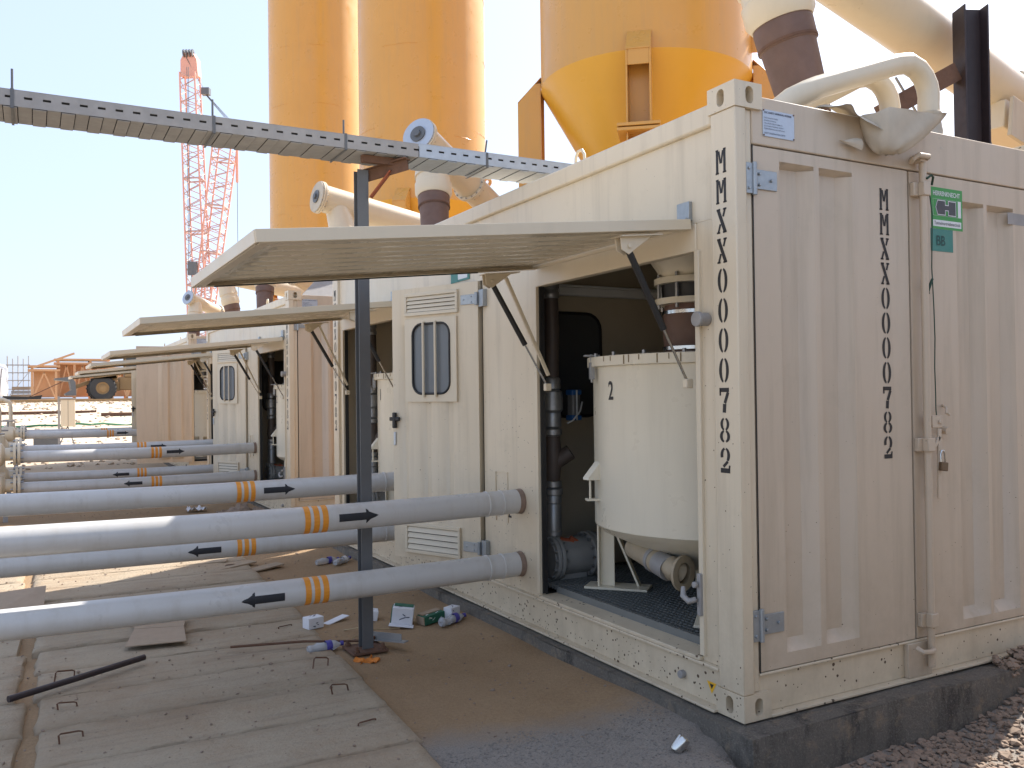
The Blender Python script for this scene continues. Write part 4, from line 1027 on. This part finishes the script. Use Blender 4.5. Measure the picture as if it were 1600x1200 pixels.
g = MB(); us = [i/14 for i in range(15)]; ws = [i/9 for i in range(10)]
def tail(u, w):
    x = .55+.33*u; top = 2.865+.045*math.sin(u*math.pi)-.02*u; y = .10-.20*w-.03*math.sin(u*7+w*2)*w
    return (x+.06*w, y, top-.16*w*w*u-.03*w+.018*noise.noise((u*4, w*4, 2)))
g.field(us, ws, tail); g.build('bag_tail', 'canvas', bagt, ang=80)
g = MB(); g.field([i/8 for i in range(9)], [i/4 for i in range(5)], lambda u, w: (.66+.14*u, -.006-.02*w*(1-w)*2-.02*u, 2.700-.035*w*u+.030*u*(1-w)*math.sin(u*2.4))); g.build('bag_corner', 'canvas', bagt, ang=80)
# column behind the container, carrying the conveyor
bx, by = 2.74, .68
hb = thing('steel_column', 'dark primed steel column standing behind the near container', 'column', (bx, by, -.1))
dx, dy_ = Vector((.90, -.43, 0)).normalized(), Vector((.43, .90, 0)).normalized()
c = Vector((bx, by, 1.965)); MB().obox(c+dx*.078, dx, dy_, V, .011, .15, 4.13).obox(c-dx*.078, dx, dy_, V, .011, .15, 4.13).obox(c+dy_*.015, dx, dy_, V, .145, .009, 4.13).build('column', 'beam', hb, bev=.003)
MB().bar((bx-.10, by+.06, 3.60), (bx-.62, by+.22, 3.30), .09, .12).build('bracket_beam', 'rust', hb)
MB().bar((bx+.1, by+.15, 3.62), (bx+1.5, by+.4, 2.5), .012, .012).bar((bx-.5, by+.2, 3.55), (bx+1.2, by+.5, 2.4), .012, .012).build('tie_rod', 'galv_old', hb)
bxh = MB().obox((3.95, 1.22, 3.52), (1, .14, -.15), (-.14, 1, 0), (0.15, 0, 1), .62, .30, .22); bo = bxh.build('inlet_box', 'cream_clean', CV[0], bev=.01)
MB().obox((3.95, 1.0, 3.46), (1, .14, -.15), (-.14, 1, 0), (0.15, 0, 1), .70, .03, .30).build('inlet_rib', 'cream_roof', CV[0], bev=.004)
# grey sheet standing on the second container's front header
g = MB().prism([(.30, 8.42, 2.80), (1.5, 8.42, 2.80), (1.5, 8.70, 3.22), (.62, 8.70, 3.10)], (0, .02, 0)); o = g.build('roof_sheet', 'galv_old')
tag(rebase(o, (.9, 8.42, 2.80)), 'grey metal sheet propped on the roof of the second container', 'sheet')
# padlock on the near end door
pd = thing('padlock', 'small brass padlock hanging from the lock rod handle', 'padlock', (1.335, -.05, 1.07))
MB().obox((1.345, -.05, 1.085), (1, 0, -.12), (0, 1, 0), (.12, 0, 1), .052, .022, .046).build('lock_body', simple('dull brass', (.16, .11, .065), .5, metal=.5), pd, bev=.004)
MB().tube([(1.328, -.05, 1.10), (1.326, -.05, 1.15), (1.334, -.05, 1.168), (1.346, -.05, 1.168), (1.356, -.05, 1.15), (1.362, -.05, 1.10)], .0045, 8).build('shackle', 'chrome', pd)

# ================================================================== LITTER AND STONES
def ptop(x, y): return hgt(x, y)
def carton(x, y, rz, sx, sy, sz, label, tilt=0, mats=('white',), flap=False, grp=None):
    z = hgt(x, y)+.002; t = thing('carton', label, 'box', (x, y, z), grp)
    ca, sa = math.cos(rz), math.sin(rz); ax, ay = Vector((ca, sa, 0)), Vector((-sa, ca, 0)); az = (Vector(V)+ax*tilt).normalized(); ax2 = ay.cross(az).normalized()
    c = Vector((x, y, z+sz/2+abs(tilt)*sx*.3)); MB().obox(c, ax2, ay, az, sx, sy, sz).build('carton_body', mats[0], t, bev=.003)
    g = MB(); rr = random.Random(int(x*1000))
    for k in range(4):   # printed marks
        u, v = rr.uniform(-.3, .3), rr.uniform(-.3, .3); P = c-ay*(sy/2+.0008)+ax2*u*sx+az*v*sz
        g.obox(P, (ax2+az*rr.uniform(-.6, .6)), ay, az, sx*.16, .0008, sz*.06)
        P = c+az*(sz/2+.0008)+ax2*rr.uniform(-.3, .3)*sx+ay*rr.uniform(-.3, .3)*sy; g.obox(P, ax2+ay*.5, ay-ax2*.5, az, sx*.2, sy*.06, .0008)
    g.build('print', 'plaque_ink' if mats[0] == 'white' else 'signwhite', t)
    if len(mats) > 1: MB().obox(c+ax2*sx*.0-ay*0+az*(sz/2+.004)+ay*sy*.18, ax2, ay, az, sx*.9, sy*.55, .006).obox(c-ax2*(sx/2+.004), ax2, ay, az, .006, sy*.9, sz*.9).build('side_panel', mats[1], t)
    if flap: MB().obox(c-az*sz*.45-ay*(sy/2+.03), ax2, ay, az, sx*1.15, .08, .003).build('open_flap', mats[0], t)
    return t
carton(-1.115, 2.96, .25, .115, .085, .075, 'small white carton lying left of the steel post')
carton(-.70, 3.02, -.3, .13, .10, .07, 'flattened white carton lying just right of the post', tilt=.15)
carton(-.54, 2.76, -.45, .145, .12, .115, 'large white carton with green side, open flap on the sand', tilt=.12, mats=('white', 'green'), flap=True)
carton(-.36, 2.69, .2, .17, .10, .06, 'crushed green carton beside the plastic bottle', tilt=-.1, mats=('green', 'card'))
carton(-.215, 2.66, .5, .10, .07, .085, 'tiny white carton behind the plastic bottle at the plinth')
o = MB().obox((-.925, 3.06, hgt(-.92, 3.06)+.014), (1, .55, .12), (-.55, 1, 0), (-.1, 0, 1), .20, .065, .005).build('leaflet', 'white'); tag(rebase(o, (-.925, 3.06, hgt(-.92, 3.06))), 'white folded leaflet lying on the sand', 'leaflet')
def bottle(x, y, rz, label, lab='purple', crush=.0, z=None):
    z = (hgt(x, y) if z is None else z)+.034; t = thing('plastic_bottle', label, 'bottle', (x, y, z-.034), 'discarded plastic bottles')
    ax = Vector((math.cos(rz), math.sin(rz), .04)); P = Vector((x, y, z)); prof = [(.004, -.11), (.026, -.112), (.033, -.10)]
    for k in range(7): prof += [(.033-(.004 if k % 2 else 0), -.09+k*.02)]
    prof += [(.033, .045), (.026, .068), (.014, .088), (.0125, .10)]
    g = MB().lathe(P, prof, 20, ax)
    if crush:
        for v in g.v: v.z = P.z-.03+(v.z-(P.z-.03))*(1-crush*(.5+.5*math.sin(v.x*60+v.y*40)))
    g.build('bottle_body', 'pet', t, ang=60); MB().lathe(P, [(.0338, .002), (.0342, .004), (.0342, .038), (.0338, .04)], 20, ax).build('bottle_label', lab, t)
    MB().lathe(P, [(.001, .118), (.0155, .117), (.0155, .098), (.012, .097)], 14, ax).build('cap', 'purple', t); return t
bottle(-1.19, 2.43, .05, 'clear plastic bottle with purple label left of the post', crush=.15)
bottle(-.255, 2.56, .32, 'crumpled plastic bottle beside the green carton', crush=.35)
bottle(-.33, 5.24, .1, 'plastic bottle farther back behind the lower pipe', crush=.2); bottle(-.22, 5.12, .6, 'second plastic bottle farther back, nearer the plinth', 'white', crush=.3)
g = MB(); g.field([i/8 for i in range(9)], [i/6 for i in range(7)], lambda u, w: (-1.085+.12*u+.02*math.sin(w*6), 2.07+.09*w+.02*math.sin(u*7), hgt(-1.0, 2.1)+.004+.022*abs(noise.noise((u*4, w*4, 7)))+.012*math.sin(u*9)*math.sin(w*5)**2), (0, 0, -.004))
o = g.build('rag', 'orange_rag', ang=60); tag(rebase(o, (-1.0, 2.11, hgt(-1, 2.1))), 'crumpled orange rag at the foot of the steel post', 'rag')
o = MB().tube([(-1.72, 2.66, -.055), (-1.3, 2.53, -.05), (-.98, 2.40, -.062)], .008, 8).build('thin_rod', 'rust'); tag(rebase(o, (-1.3, 2.53, -.055)), 'thin rusty rod lying behind the plastic bottle', 'rod')
o = MB().tube([(-2.905, 2.245, -.045), (-2.6, 2.42, -.042), (-2.215, 2.655, -.040)], .0175, 12).build('steel_bar', 'beam'); tag(rebase(o, (-2.57, 2.44, -.06)), 'dark steel bar lying across the concrete slabs', 'bar')
o = MB().bar((-.90, 2.44, -.07), (-.74, 2.20, -.055), .05, .006).bar((-.90, 2.44, -.045), (-.76, 2.23, -.035), .006, .05).build('angle_scrap', 'galv_old'); tag(rebase(o, (-.82, 2.32, -.07)), 'short piece of angle iron beside the post foot', 'scrap')
o = MB().tube([(-.98, 2.56, -.085), (-.80, 2.66, -.075), (-.62, 2.62, -.08)], .004, 5).tube([(-.95, 2.80, -.09), (-.86, 2.70, -.06), (-.84, 2.60, -.085)], .004, 5).build('dry_twig', 'twig'); tag(rebase(o, (-.8, 2.65, -.09)), 'dry forked twig lying behind the post foot', 'twig')
g = MB().prism([(-2.29, 3.02, -.062), (-1.935, 2.96, -.060), (-1.90, 3.30, -.050), (-2.20, 3.40, -.052)], (0, 0, .006)); g.prism([(-2.20, 3.405, -.050), (-1.90, 3.305, -.048), (-1.84, 3.55, -.02), (-2.19, 3.60, -.035)], (0, 0, .005))
o = g.build('cardboard', 'card'); tag(rebase(o, (-2.08, 3.2, -.06)), 'flat sheet of creased cardboard under the lower pipe', 'cardboard')
o = MB().prism([(-3.02, 4.4, -.03), (-2.72, 4.45, -.04), (-2.70, 4.85, .03), (-3.05, 4.8, .02)], (0, 0, .006)).build('cardboard', 'card'); tag(rebase(o, (-2.87, 4.6, -.06)), 'small cardboard scrap at the left edge behind the pipes', 'cardboard')
for i, (a, b, cc, lb) in enumerate((((-1.35, 5.45), (-.95, 5.60), .0, 'pale scrap board lying behind the lower pipe, longest of three'), ((-1.05, 5.25), (-.75, 5.35), .3, 'short scrap board lying nearest the steel post'), ((-1.5, 5.9), (-1.15, 5.8), .1, 'small scrap board lying farthest back'))):
    p, q = Vector((*a, hgt(*a)+.012)), Vector((*b, hgt(*b)+.03)); o = MB().bar(p, q, .14, .012).build('scrap_board', 'wood'); tag(rebase(o, p), lb, 'board', 'scrap boards on the sand')
# a can by the near plinth
t = thing('tin_can', 'crushed silver tin can on the gravel by the plinth', 'can', (-.285, .10, hgt(-.285, .10)))
p = Vector((-.285, .10, hgt(-.285, .10)+.03)); MB().lathe(p, [(.018, -.032), (.028, -.034), (.030, -.028), (.030, .028), (.028, .034), (.02, .030), (.001, .028)], 20, (.55, -.2, .75)).build('can_body', 'chrome', t)
def rocks(spots, name, mat, rnd):
    g = MB()
    for x, y, r, z in spots:
        q = [rnd.uniform(.55, 1.15) for _ in range(12)]; a = rnd.uniform(0, 6.28); b = len(g.v)
        for k in range(4):
            th = a+k*1.571; g.v.append(Vector((x+r*q[k]*math.cos(th), y+r*q[k]*math.sin(th), z+r*.15*q[k+4])))
        for k in range(4):
            th = a+.78+k*1.571; g.v.append(Vector((x+r*.7*q[k+4]*math.cos(th), y+r*.7*q[k+4]*math.sin(th), z+r*.62*q[k+8])))
        g.v.append(Vector((x, y, z-.4*r))); i = b
        for k in range(4):
            k2 = (k+1) % 4; g.f += [(i+k, i+k2, i+4+k), (i+k2, i+4+k2, i+4+k), (i+8, i+k2, i+k)]
        g.f.append((i+4, i+5, i+6, i+7))
    return g.build(name, mat, ang=20)
rr = random.Random(11); sp = []
for _ in range(5200):
    x = rr.uniform(-.05, 4.2); y = -.14-abs(rr.gauss(0, .75))
    if y < -2.0: continue
    r = min(.05, .010+abs(rr.gauss(0, .011))); sp.append((x, y, r, hgt(x, y)+r*.1))
for _ in range(260):
    x = rr.uniform(1.75, 2.6); y = rr.uniform(-.14, -.02); r = rr.uniform(.012, .035); sp.append((x, y, r, .0+.06*(x-1.75)-abs(y)*.3+rr.uniform(-.01, .04)))
tag(rocks(sp, 'stones', 'stone', rr), 'brown crushed stones heaped along the end plinth', 'stones', kind='stuff')
sp = []
for _ in range(9000):
    x = rr.uniform(-1.5, .0); y = rr.uniform(-1.2, 1.1)
    if y > .62-.18*x-.15+.25*noise.noise((x*2.4, y*2.4, 0)) or x > -.08: continue
    r = rr.uniform(.0025, .0075); sp.append((x, y, r, hgt(x, y)))
tag(rocks(sp, 'grey_chippings', 'chips', rr), 'fine grey chippings spread before the near plinth', 'gravel', kind='stuff')
sp = []
for _ in range(2600):
    x = rr.uniform(-4, .0); y = rr.uniform(.3, 12); r = min(.022, .003+abs(rr.gauss(0, .0045))); zt = hgt(x, y)
    if -4.4 < x < -1.25 and y < 7.8: zt = max(zt, -.082)
    sp.append((x, y, r, zt))
tag(rocks(sp, 'pebbles', 'stone', rr), 'loose pebbles scattered on the sand and slabs', 'pebbles', kind='stuff')
sp = []
for _ in range(3200):
    y = rr.uniform(20, 58); x = rr.uniform(-6, 12); r = min(.16, .02+abs(rr.gauss(0, .03))*(1+y/60)); sp.append((x, y, r, hgt(x, y)))
tag(rocks(sp, 'rubble', 'palestone', rr), 'pale rubble strewn over the sandy bank', 'rubble', kind='stuff')
for i, (x, y, s, lb) in enumerate(((-.30, 9.4, .17, 'largest brown rock by the second plinth'), (-.08, 9.25, .09, 'small brown rock nearest the second plinth'), (-.50, 9.55, .10, 'small brown rock left of the largest one'))):
    g = MB(); n = 14
    for j in range(7):
        for k in range(n):
            a = 2*math.pi*k/n; b2 = math.pi/2*j/6; d = Vector((math.cos(a)*math.cos(b2), math.sin(a)*math.cos(b2), math.sin(b2)*.8)); q = s*(1+.55*noise.noise(d*2.2+Vector((i*5, 0, 0)))); g.v.append(Vector((x, y, hgt(x, y)-.02))+d*q)
    for j in range(6):
        for k in range(n): g.f.append((j*n+k, j*n+(k+1) % n, (j+1)*n+(k+1) % n, (j+1)*n+k))
    tag(rebase(g.build('rock', 'stone', ang=30), (x, y, hgt(x, y))), lb, 'rock', 'brown rocks by the second plinth')
g = MB(); g.field([i/9 for i in range(10)], [i/6 for i in range(7)], lambda u, w: (-.90+.26*u, 9.9+.2*w, hgt(-.8, 10)+.02+.12*abs(noise.noise((u*5, w*5, 4)))))
tag(rebase(g.build('crumpled_sheet', 'white', ang=40), (-.77, 10, hgt(-.8, 10))), 'crumpled white plastic sheet on the sand before the second container', 'plastic sheet')

# ================================================================== MANIFOLDS AT THE PIPES' FAR ENDS
def manifold(ox, oy, lab):
    t = thing('pipe_manifold', lab, 'manifold', (ox-3.4, oy+2.08, -.1), 'valve manifolds at the left end of the pipes')
    for (y, z) in ((2.08, .785), (3.97, .775), (2.08, .375), (3.97, .36)):
        Y = oy+y; X = ox-3.08; Z = z
        for d in (0, .05): MB().cyl((X-.03+d, Y, Z), (X+.005+d, Y, Z), .145, n=24).build('flange', 'cream_clean', t, bev=.003)
        g = MB()
        for k in range(8):
            a = k*math.pi/4+.39; g.cyl((X-.06, Y+.12*math.cos(a), Z+.12*math.sin(a)), (X+.09, Y+.12*math.cos(a), Z+.12*math.sin(a)), .012, n=6)
        g.build('flange_bolt', 'fitting', t)
        MB().cyl((X-.5, Y, Z), (X-.03, Y, Z), .085, n=20).lathe((X-.26, Y, Z), [(.09, -.14), (.15, -.1), (.16, 0), (.15, .1), (.09, .14)], 20, (1, 0, 0)).build('valve_body', 'cream_clean', t)
        if z > .6:
            MB().cyl((X-.26, Y, Z+.1), (X-.26, Y, Z+.27), .02, n=10).build('valve_stem', 'fitting', t)
            MB().tube([(X-.26+.13*math.cos(k*math.pi/8), Y+.13*math.sin(k*math.pi/8), Z+.27) for k in range(17)], .012, 6, False).bar((X-.39, Y, Z+.27), (X-.13, Y, Z+.27), .015, .015).bar((X-.26, Y-.13, Z+.27), (X-.26, Y+.13, Z+.27), .015, .015).build('hand_wheel', 'galv_old', t)
        if z < .6: MB().bar((X-.12, Y, -.14), (X-.12, Y, Z-.12), .06, .06, (0, 1, 0)).build('stand', 'galv_old', t)
    X = ox-3.50
    MB().cyl((X, oy+1.6, .56), (X, oy+4.5, .56), .13, n=20).build('header_pipe', 'cream_clean', t)
    MB().tube([(X+.2, oy+2.9, .5), (X+.2, oy+2.9, 1.35), (X+.18, oy+2.9, 1.46), (X+.06, oy+2.9, 1.52), (X-.6, oy+2.9, 1.53)], .04, 12).build('riser', 'cream_clean', t)
    MB().cyl((X+.2, oy+2.9, .5), (X+.2, oy+2.9, 1.0), .085, n=16).build('riser_boot', 'cream_clean', t)
manifold(*C_OFF[1][:2], 'cream valve manifold at the left end of the second container pipes')
manifold(*C_OFF[2][:2], 'cream valve manifold at the left end of the farthest container pipes')

# ================================================================== BACKGROUND SITE
cb = thing('control_cabinet', 'cream control cabinet on a thin stand on the sandy bank', 'cabinet', (-1.73, 30.6, hgt(-1.73, 30.6)))
MB().box(-1.93, -1.49, 30.45, 30.72, .60, 1.50).build('cabinet_body', 'cream_clean', cb, bev=.015)
MB().box(-1.715, -1.705, 30.444, 30.4495, .62, 1.48).build('door_gap', 'slot', cb)
MB().box(-2.02, -1.95, 30.5, 30.6, -.1, 1.62).box(-1.99, -1.46, 30.42, 30.75, 1.52, 1.56).build('stand', 'galv_old', cb)
for a in (-.28, .22): MB().cyl((-1.72, 30.6, .60), (-1.72+a, 30.4+a*.3, -.1), .018, n=6).build('stand_leg', 'steel_dark', cb)
o = MB().box(-2.75, -1.95, 30.9, 31.4, -.1, .22).box(-2.6, -2.35, 31.0, 31.2, .22, .34).build('battery_box', 'steel_dark'); tag(rebase(o, (-2.3, 31.1, -.1)), 'dark grey equipment box on the sand behind the pipes', 'box')
for i, (y, x0, x1, z, w, mt, lb) in enumerate(((46.5, -8, .1, .08, .26, 'rust', 'long rusty steel beam lying on the bank, left of the cabinet'), (44.5, .2, 9.0, .08, .30, 'rust', 'rusty steel beam lying on the bank behind the container door'), (56, -9, 10, .12, .2, 'loader', 'brown steel edge of the upper track'))):
    o = MB().box(x0, x1, y, y+w, hgt((x0+x1)/2, y)+.0, hgt((x0+x1)/2, y)+z+.06).build('steel_beam', mt, bev=.01); tag(rebase(o, ((x0+x1)/2, y, hgt((x0+x1)/2, y))), lb, 'beam', 'beams lying on the bank')
o = MB().tube([(x*.5, 40.5+.4*math.sin(x*.7), hgt(x*.5, 40.5)+.08+.02*math.sin(x*2)) for x in range(-14, 24)], .045, 8).build('green_hose', 'hose_green'); tag(rebase(o, (0, 40.5, hgt(0, 40.5))), 'green hose lying along the sandy bank', 'hose')
# wheel loader
lx, ly, lz = 1.44, 63.05, 1.40
ld = thing('wheel_loader', 'dusty wheel loader parked on the bank behind the pipes', 'loader', (lx, ly, lz))
def wheel(x, y, nm='wheel'):
    w = MB().lathe((x, y, lz+.87), [(.42, .34), (.62, .36), (.80, .33), (.87, .22), (.875, 0), (.87, -.22), (.80, -.33), (.62, -.36), (.42, -.34)], 36, (0, 1, 0)).build('tyre', 'tyre', ld)
    MB().lathe((x, y, lz+.87), [(.44, -.33), (.42, -.26), (.28, -.24), (.26, -.30), (.16, -.31), (.15, -.36), (.001, -.36)], 28, (0, 1, 0)).build('rim', 'loader', w)
    g = MB()
    for k in range(22):
        a = 2*math.pi*k/22; d = Vector((math.cos(a), 0, math.sin(a))); g.obox(Vector((x, y, lz+.87))+d*.88, d, (0, 1, .0), d.cross(Vector((0, 1, 0))), .05, .66, .09)
    g.build('tread', 'tyre', w)
for x in (lx, lx+3.3):
    wheel(x, ly)
wheel(lx, ly+2.0); wheel(lx+3.3, ly+2.0)
MB().box(lx+1.1, lx+4.6, ly+.5, ly+1.6, lz+.75, lz+1.65).box(lx+3.0, lx+4.7, ly+.35, ly+1.75, lz+1.3, lz+2.15).box(lx-.5, lx+1.2, ly+.55, ly+1.45, lz+.7, lz+1.35).build('chassis', 'loader', ld, bev=.06)
MB().prism([(lx-.95, ly-.40, lz+1.5), (lx+.8, ly-.40, lz+1.85), (lx+.9, ly-.40, lz+1.55), (lx+.95, ly-.40, lz+1.75)], (0, .8, 0)).build('mudguard', 'loader', ld)
cabn = MB().box(lx+1.45, lx+2.95, ly+.45, ly+1.65, lz+1.65, lz+1.9).box(lx+1.4, lx+3.0, ly+.4, ly+1.7, lz+3.0, lz+3.12)
for x in (lx+1.5, lx+2.9):
    for y in (ly+.5, ly+1.6): cabn.bar((x, y, lz+1.85), (x, y, lz+3.02), .09, .09, (0, 1, 0))
cabn.build('cab', 'loader', ld, bev=.03); MB().box(lx+1.53, lx+2.87, ly+.53, ly+1.57, lz+1.9, lz+3.0).build('cab_glass', 'darkglass', ld)
for y in (ly+.45, ly+1.5): MB().bar((lx+1.0, y, lz+1.55), (lx-.9, y, lz+1.25), .14, .28).bar((lx-.9, y, lz+1.25), (lx-1.7, y, lz+.95), .14, .26).build('lift_arm', 'loader', ld, bev=.02)
bk = [(-1.6, .4), (-1.65, 1.3), (-1.9, 1.65), (-2.9, 1.55), (-2.85, 1.45), (-2.0, 1.35), (-1.9, .75), (-2.3, .5), (-2.2, .4)]
MB().prism([(lx+a, ly-.35, lz+b) for a, b in bk], (0, 2.7, 0)).build('bucket', 'steel_dark', ld)
# orange formwork towers
def formtower(x0, x1, y, z0, z1, label, lean=0):
    t = thing('formwork_tower', label, 'formwork', (x0, y, z0), 'orange formwork frames on the bank')
    n = max(2, int((x1-x0)/.9)+1)
    for i in range(n):
        x = x0+(x1-x0)*i/(n-1)
        for dy in (0, 1.6): MB().box(x-.09, x+.09, y+dy-.09, y+dy+.09, z0, z1-.25*(i % 2)).build('upright', 'formwork', t)
        if i < n-1:
            xn = x0+(x1-x0)*(i+1)/(n-1); MB().bar((x, y-.05, z0+.1), ((x+xn)/2, y-.05, z1-.5), .10, .10).bar(((x+xn)/2, y-.05, z1-.5), (xn, y-.05, z0+.1), .10, .10).build('diagonal', 'formwork', t)
            MB().box(x+.1, xn-.1, y+.9, y+.96, z0+.3, z1-.35).build('panel', 'formwork', t)
    for z in (z0+.1, z1-.30, z1): MB().box(x0-.3, x1+.3, y-.14, y+1.7, z-.11, z+.05).build('waler', 'formwork', t)
    return t
zb = hgt(0, 76)
formtower(-2.75, -1.1, 75, zb, zb+2.75, 'leftmost orange formwork tower behind the loader')
formtower(-.9, 2.6, 76.5, zb, zb+3.35, 'tallest orange formwork tower behind the loader')
formtower(2.9, 7.2, 74.5, zb, zb+2.6, 'orange formwork tower half hidden behind the container door')
for o_ in [x for x in bpy.data.objects if x.name.startswith('upright')][:0]: pass
o = MB().bar((-2.7, 74.6, zb+2.6), (.2, 74.8, zb+3.75), .16, .16).build('leaning_beam', 'formwork'); tag(rebase(o, (-1.2, 74.7, zb+3)), 'orange beam leaning over the formwork towers', 'beam')
o = MB().bar((-3.2, 72.5, zb+.2), (.1, 73, zb+1.9), .06, .06).build('prop', 'rust'); tag(rebase(o, (-3.2, 72.5, zb)), 'thin brown prop leaning against the formwork', 'prop')
o = MB().prism([(-4.7, 70, zb+.15), (-2.2, 70, zb+.15), (-2.1, 70, zb+.45), (-3.0, 70, zb+.32), (-4.6, 70, zb+.42)], (0, 1.5, 0)).build('black_tarp', 'rubber'); tag(rebase(o, (-3.4, 70, zb)), 'black sheeting heaped in front of the formwork', 'tarpaulin')
# scaffold and white tank at the far left
sc_ = thing('scaffold', 'bare tube scaffold standing at the far left', 'scaffold', (-4.6, 88, zb))
for i in range(5):
    for dy in (0, 1.5): MB().cyl((-4.7+i*.42, 88+dy, zb), (-4.7+i*.42, 88+dy, zb+4.1-.25*(i % 2)), .035, n=6).build('standard', 'galv_old', sc_)
for z in (1.1, 1.9, 2.6, 3.3):
    for dy in (0, 1.5): MB().cyl((-4.8, 88+dy, zb+z), (-2.9, 88+dy, zb+z), .032, n=6).build('ledger', 'galv_old', sc_)
MB().bar((-4.7, 88, zb+.3), (-3.1, 88, zb+2.5), .05, .05).build('cross_brace', 'galv_old', sc_)
wt_ = thing('white_tank', 'white site tank at the left edge of the picture', 'tank', (-5.6, 78, zb))
MB().lathe((-5.75, 78.5, zb+.0), [(1.25, .4), (1.3, .6), (1.3, 2.6), (1.1, 2.95), (.3, 3.15), (.01, 3.15)], 40).build('tank_shell', 'signwhite', wt_)
MB().box(-6.4, -5.0, 77.8, 79.2, zb, zb+.42).build('base', 'galv_old', wt_)
o = MB().bar((-4.85, 68, zb-.1), (-4.62, 68, zb+2.3), .10, .10, (0, 1, 0)).build('leaning_pole', 'galv_old'); tag(rebase(o, (-4.85, 68, zb)), 'grey pole leaning in front of the white tank', 'pole')
for i, (x, y, w, h) in enumerate(((-3.6, 82, 1.6, 1.3), (-2.0, 95, 2.5, 1.5))):
    t = thing('material_stack', ('stack of grey site material left of the formwork', 'low stack of pallets behind the formwork')[i], 'stack', (x, y, zb), 'stacked materials')
    for k in range(4): MB().box(x-w/2+.05*k, x+w/2-.04*k, y, y+1.2, zb+k*h/4, zb+(k+.8)*h/4).build('pack', ('galv_old', 'card')[k % 2], t)
# crawler crane: main boom, rear mast, ropes
cr = thing('crawler_crane', 'orange lattice crane rising behind the containers', 'crane', (11.6, 86, zb))
def lattice(P0, P1, w0, w1, bays, name, side=Vector((.88, -.48, 0))):
    P0 = Vector(P0); P1 = Vector(P1); ax = (P1-P0).normalized(); a = (side-ax*side.dot(ax)).normalized(); b = ax.cross(a)
    cor = [(-1, -1), (1, -1), (1, 1), (-1, 1)]
    def pt(f, i, k=1): 
        w = w0+(w1-w0)*f; return P0.lerp(P1, f)+a*cor[i % 4][0]*w/2+b*cor[i % 4][1]*w/2
    root = None
    for i in range(4):
        ch = MB(); ch.tube([pt(0, i), pt(1, i)], .085, 6)
        o = ch.build(name, 'crane', cr)
    g = MB()
    for k in range(bays):
        for i in range(4):
            f0, f1 = k/bays, (k+1)/bays
            g.cyl(pt(f0, i), pt(f1, i+1), .045, n=5, cap=False) if k % 2 == 0 else g.cyl(pt(f0, i+1), pt(f1, i), .045, n=5, cap=False)
            if k % 7 == 0: g.cyl(pt(f0, i), pt(f0, i+1), .09, n=5, cap=False)
            if k % 7 == 3: g.cyl(pt(f0, i), pt((k+.5)/bays, i+1), .04, n=5, cap=False)
    tag(g.build(name+'_lacing', 'cranesteel', cr), None, None, kind='stuff')
lattice((11.75, 85.9, 2.2), (10.78, 86.02, 32.8), 1.85, 1.42, 42, 'boom')
lattice((10.95, 86.2, 2.2), (13.95, 84.42, 27.6), 1.35, 1.8, 40, 'mast')
a = Vector((10.72, 86.03, 0)); MB().prism([(10.0, 86.5, 32.6), (11.45, 85.55, 32.6), (11.35, 85.55, 34.2), (11.0, 85.8, 34.9), (10.3, 86.25, 34.9), (10.0, 86.5, 34.2)], (.4, .5, 0)).build('boom_head', 'crane', cr)
g = MB()
for k in range(4): g.lathe((10.3+.25*k, 86.2-.14*k, 34.8), [(.1, -.05), (.38, -.05), (.38, .05), (.1, .05)], 14, (.88, -.48, 0))
g.build('head_sheave', 'steel_dark', cr)
MB().obox((12.15, 85.3, 31.1), (.88, -.48, 0), (.48, .88, 0), V, .75, .6, .65).build('mast_block', 'steel_dark', cr)
for k in range(4): MB().cyl((12.1+.05*k, 85.3, 30.8), (13.7+.12*k, 84.5, 28.6), .022, n=4).build('pendant', 'steel_dark', cr)
for k in range(2): MB().cyl((10.4+.05*k, 86.1, 34.5), (12.0, 85.4, 31.3), .015, n=4).build('pendant', 'steel_dark', cr)
for k in range(2): MB().cyl((10.40+.14*k, 85.2, 33.2), (10.40+.14*k, 85.2, 14.6), .028, n=4).build('hoist_rope', 'steel_dark', cr)
MB().obox((10.62, 85.2, 13.9), (.88, -.48, 0), (.48, .88, 0), V, .55, .35, 1.3).obox((11.0, 85.0, 13.9), (.88, -.48, 0), (.48, .88, 0), V, .3, .35, 1.2).build('hook_block', 'steel_dark', cr)
for dx_ in (0, .35): MB().cyl((10.65+dx_, 85.1, 13.3), (10.6+dx_*.6, 85.1, 9.6), .035, n=4).build('sling', 'steel_dark', cr)
MB().cyl((14.75, 84.0, 26), (14.75, 84.0, 22.3), .14, n=8).build('pendant_bar', 'crane', cr); MB().cyl((14.75, 84.0, 22.3), (14.75, 84.0, 3), .03, n=5).build('pendant_rope', 'steel_dark', cr)
MB().box(8.5, 15, 84.2, 88.6, zb, zb+1.2).box(9.5, 15.5, 85, 88, zb+1.2, zb+3.2).build('crane_body', 'crane', cr, bev=.1)
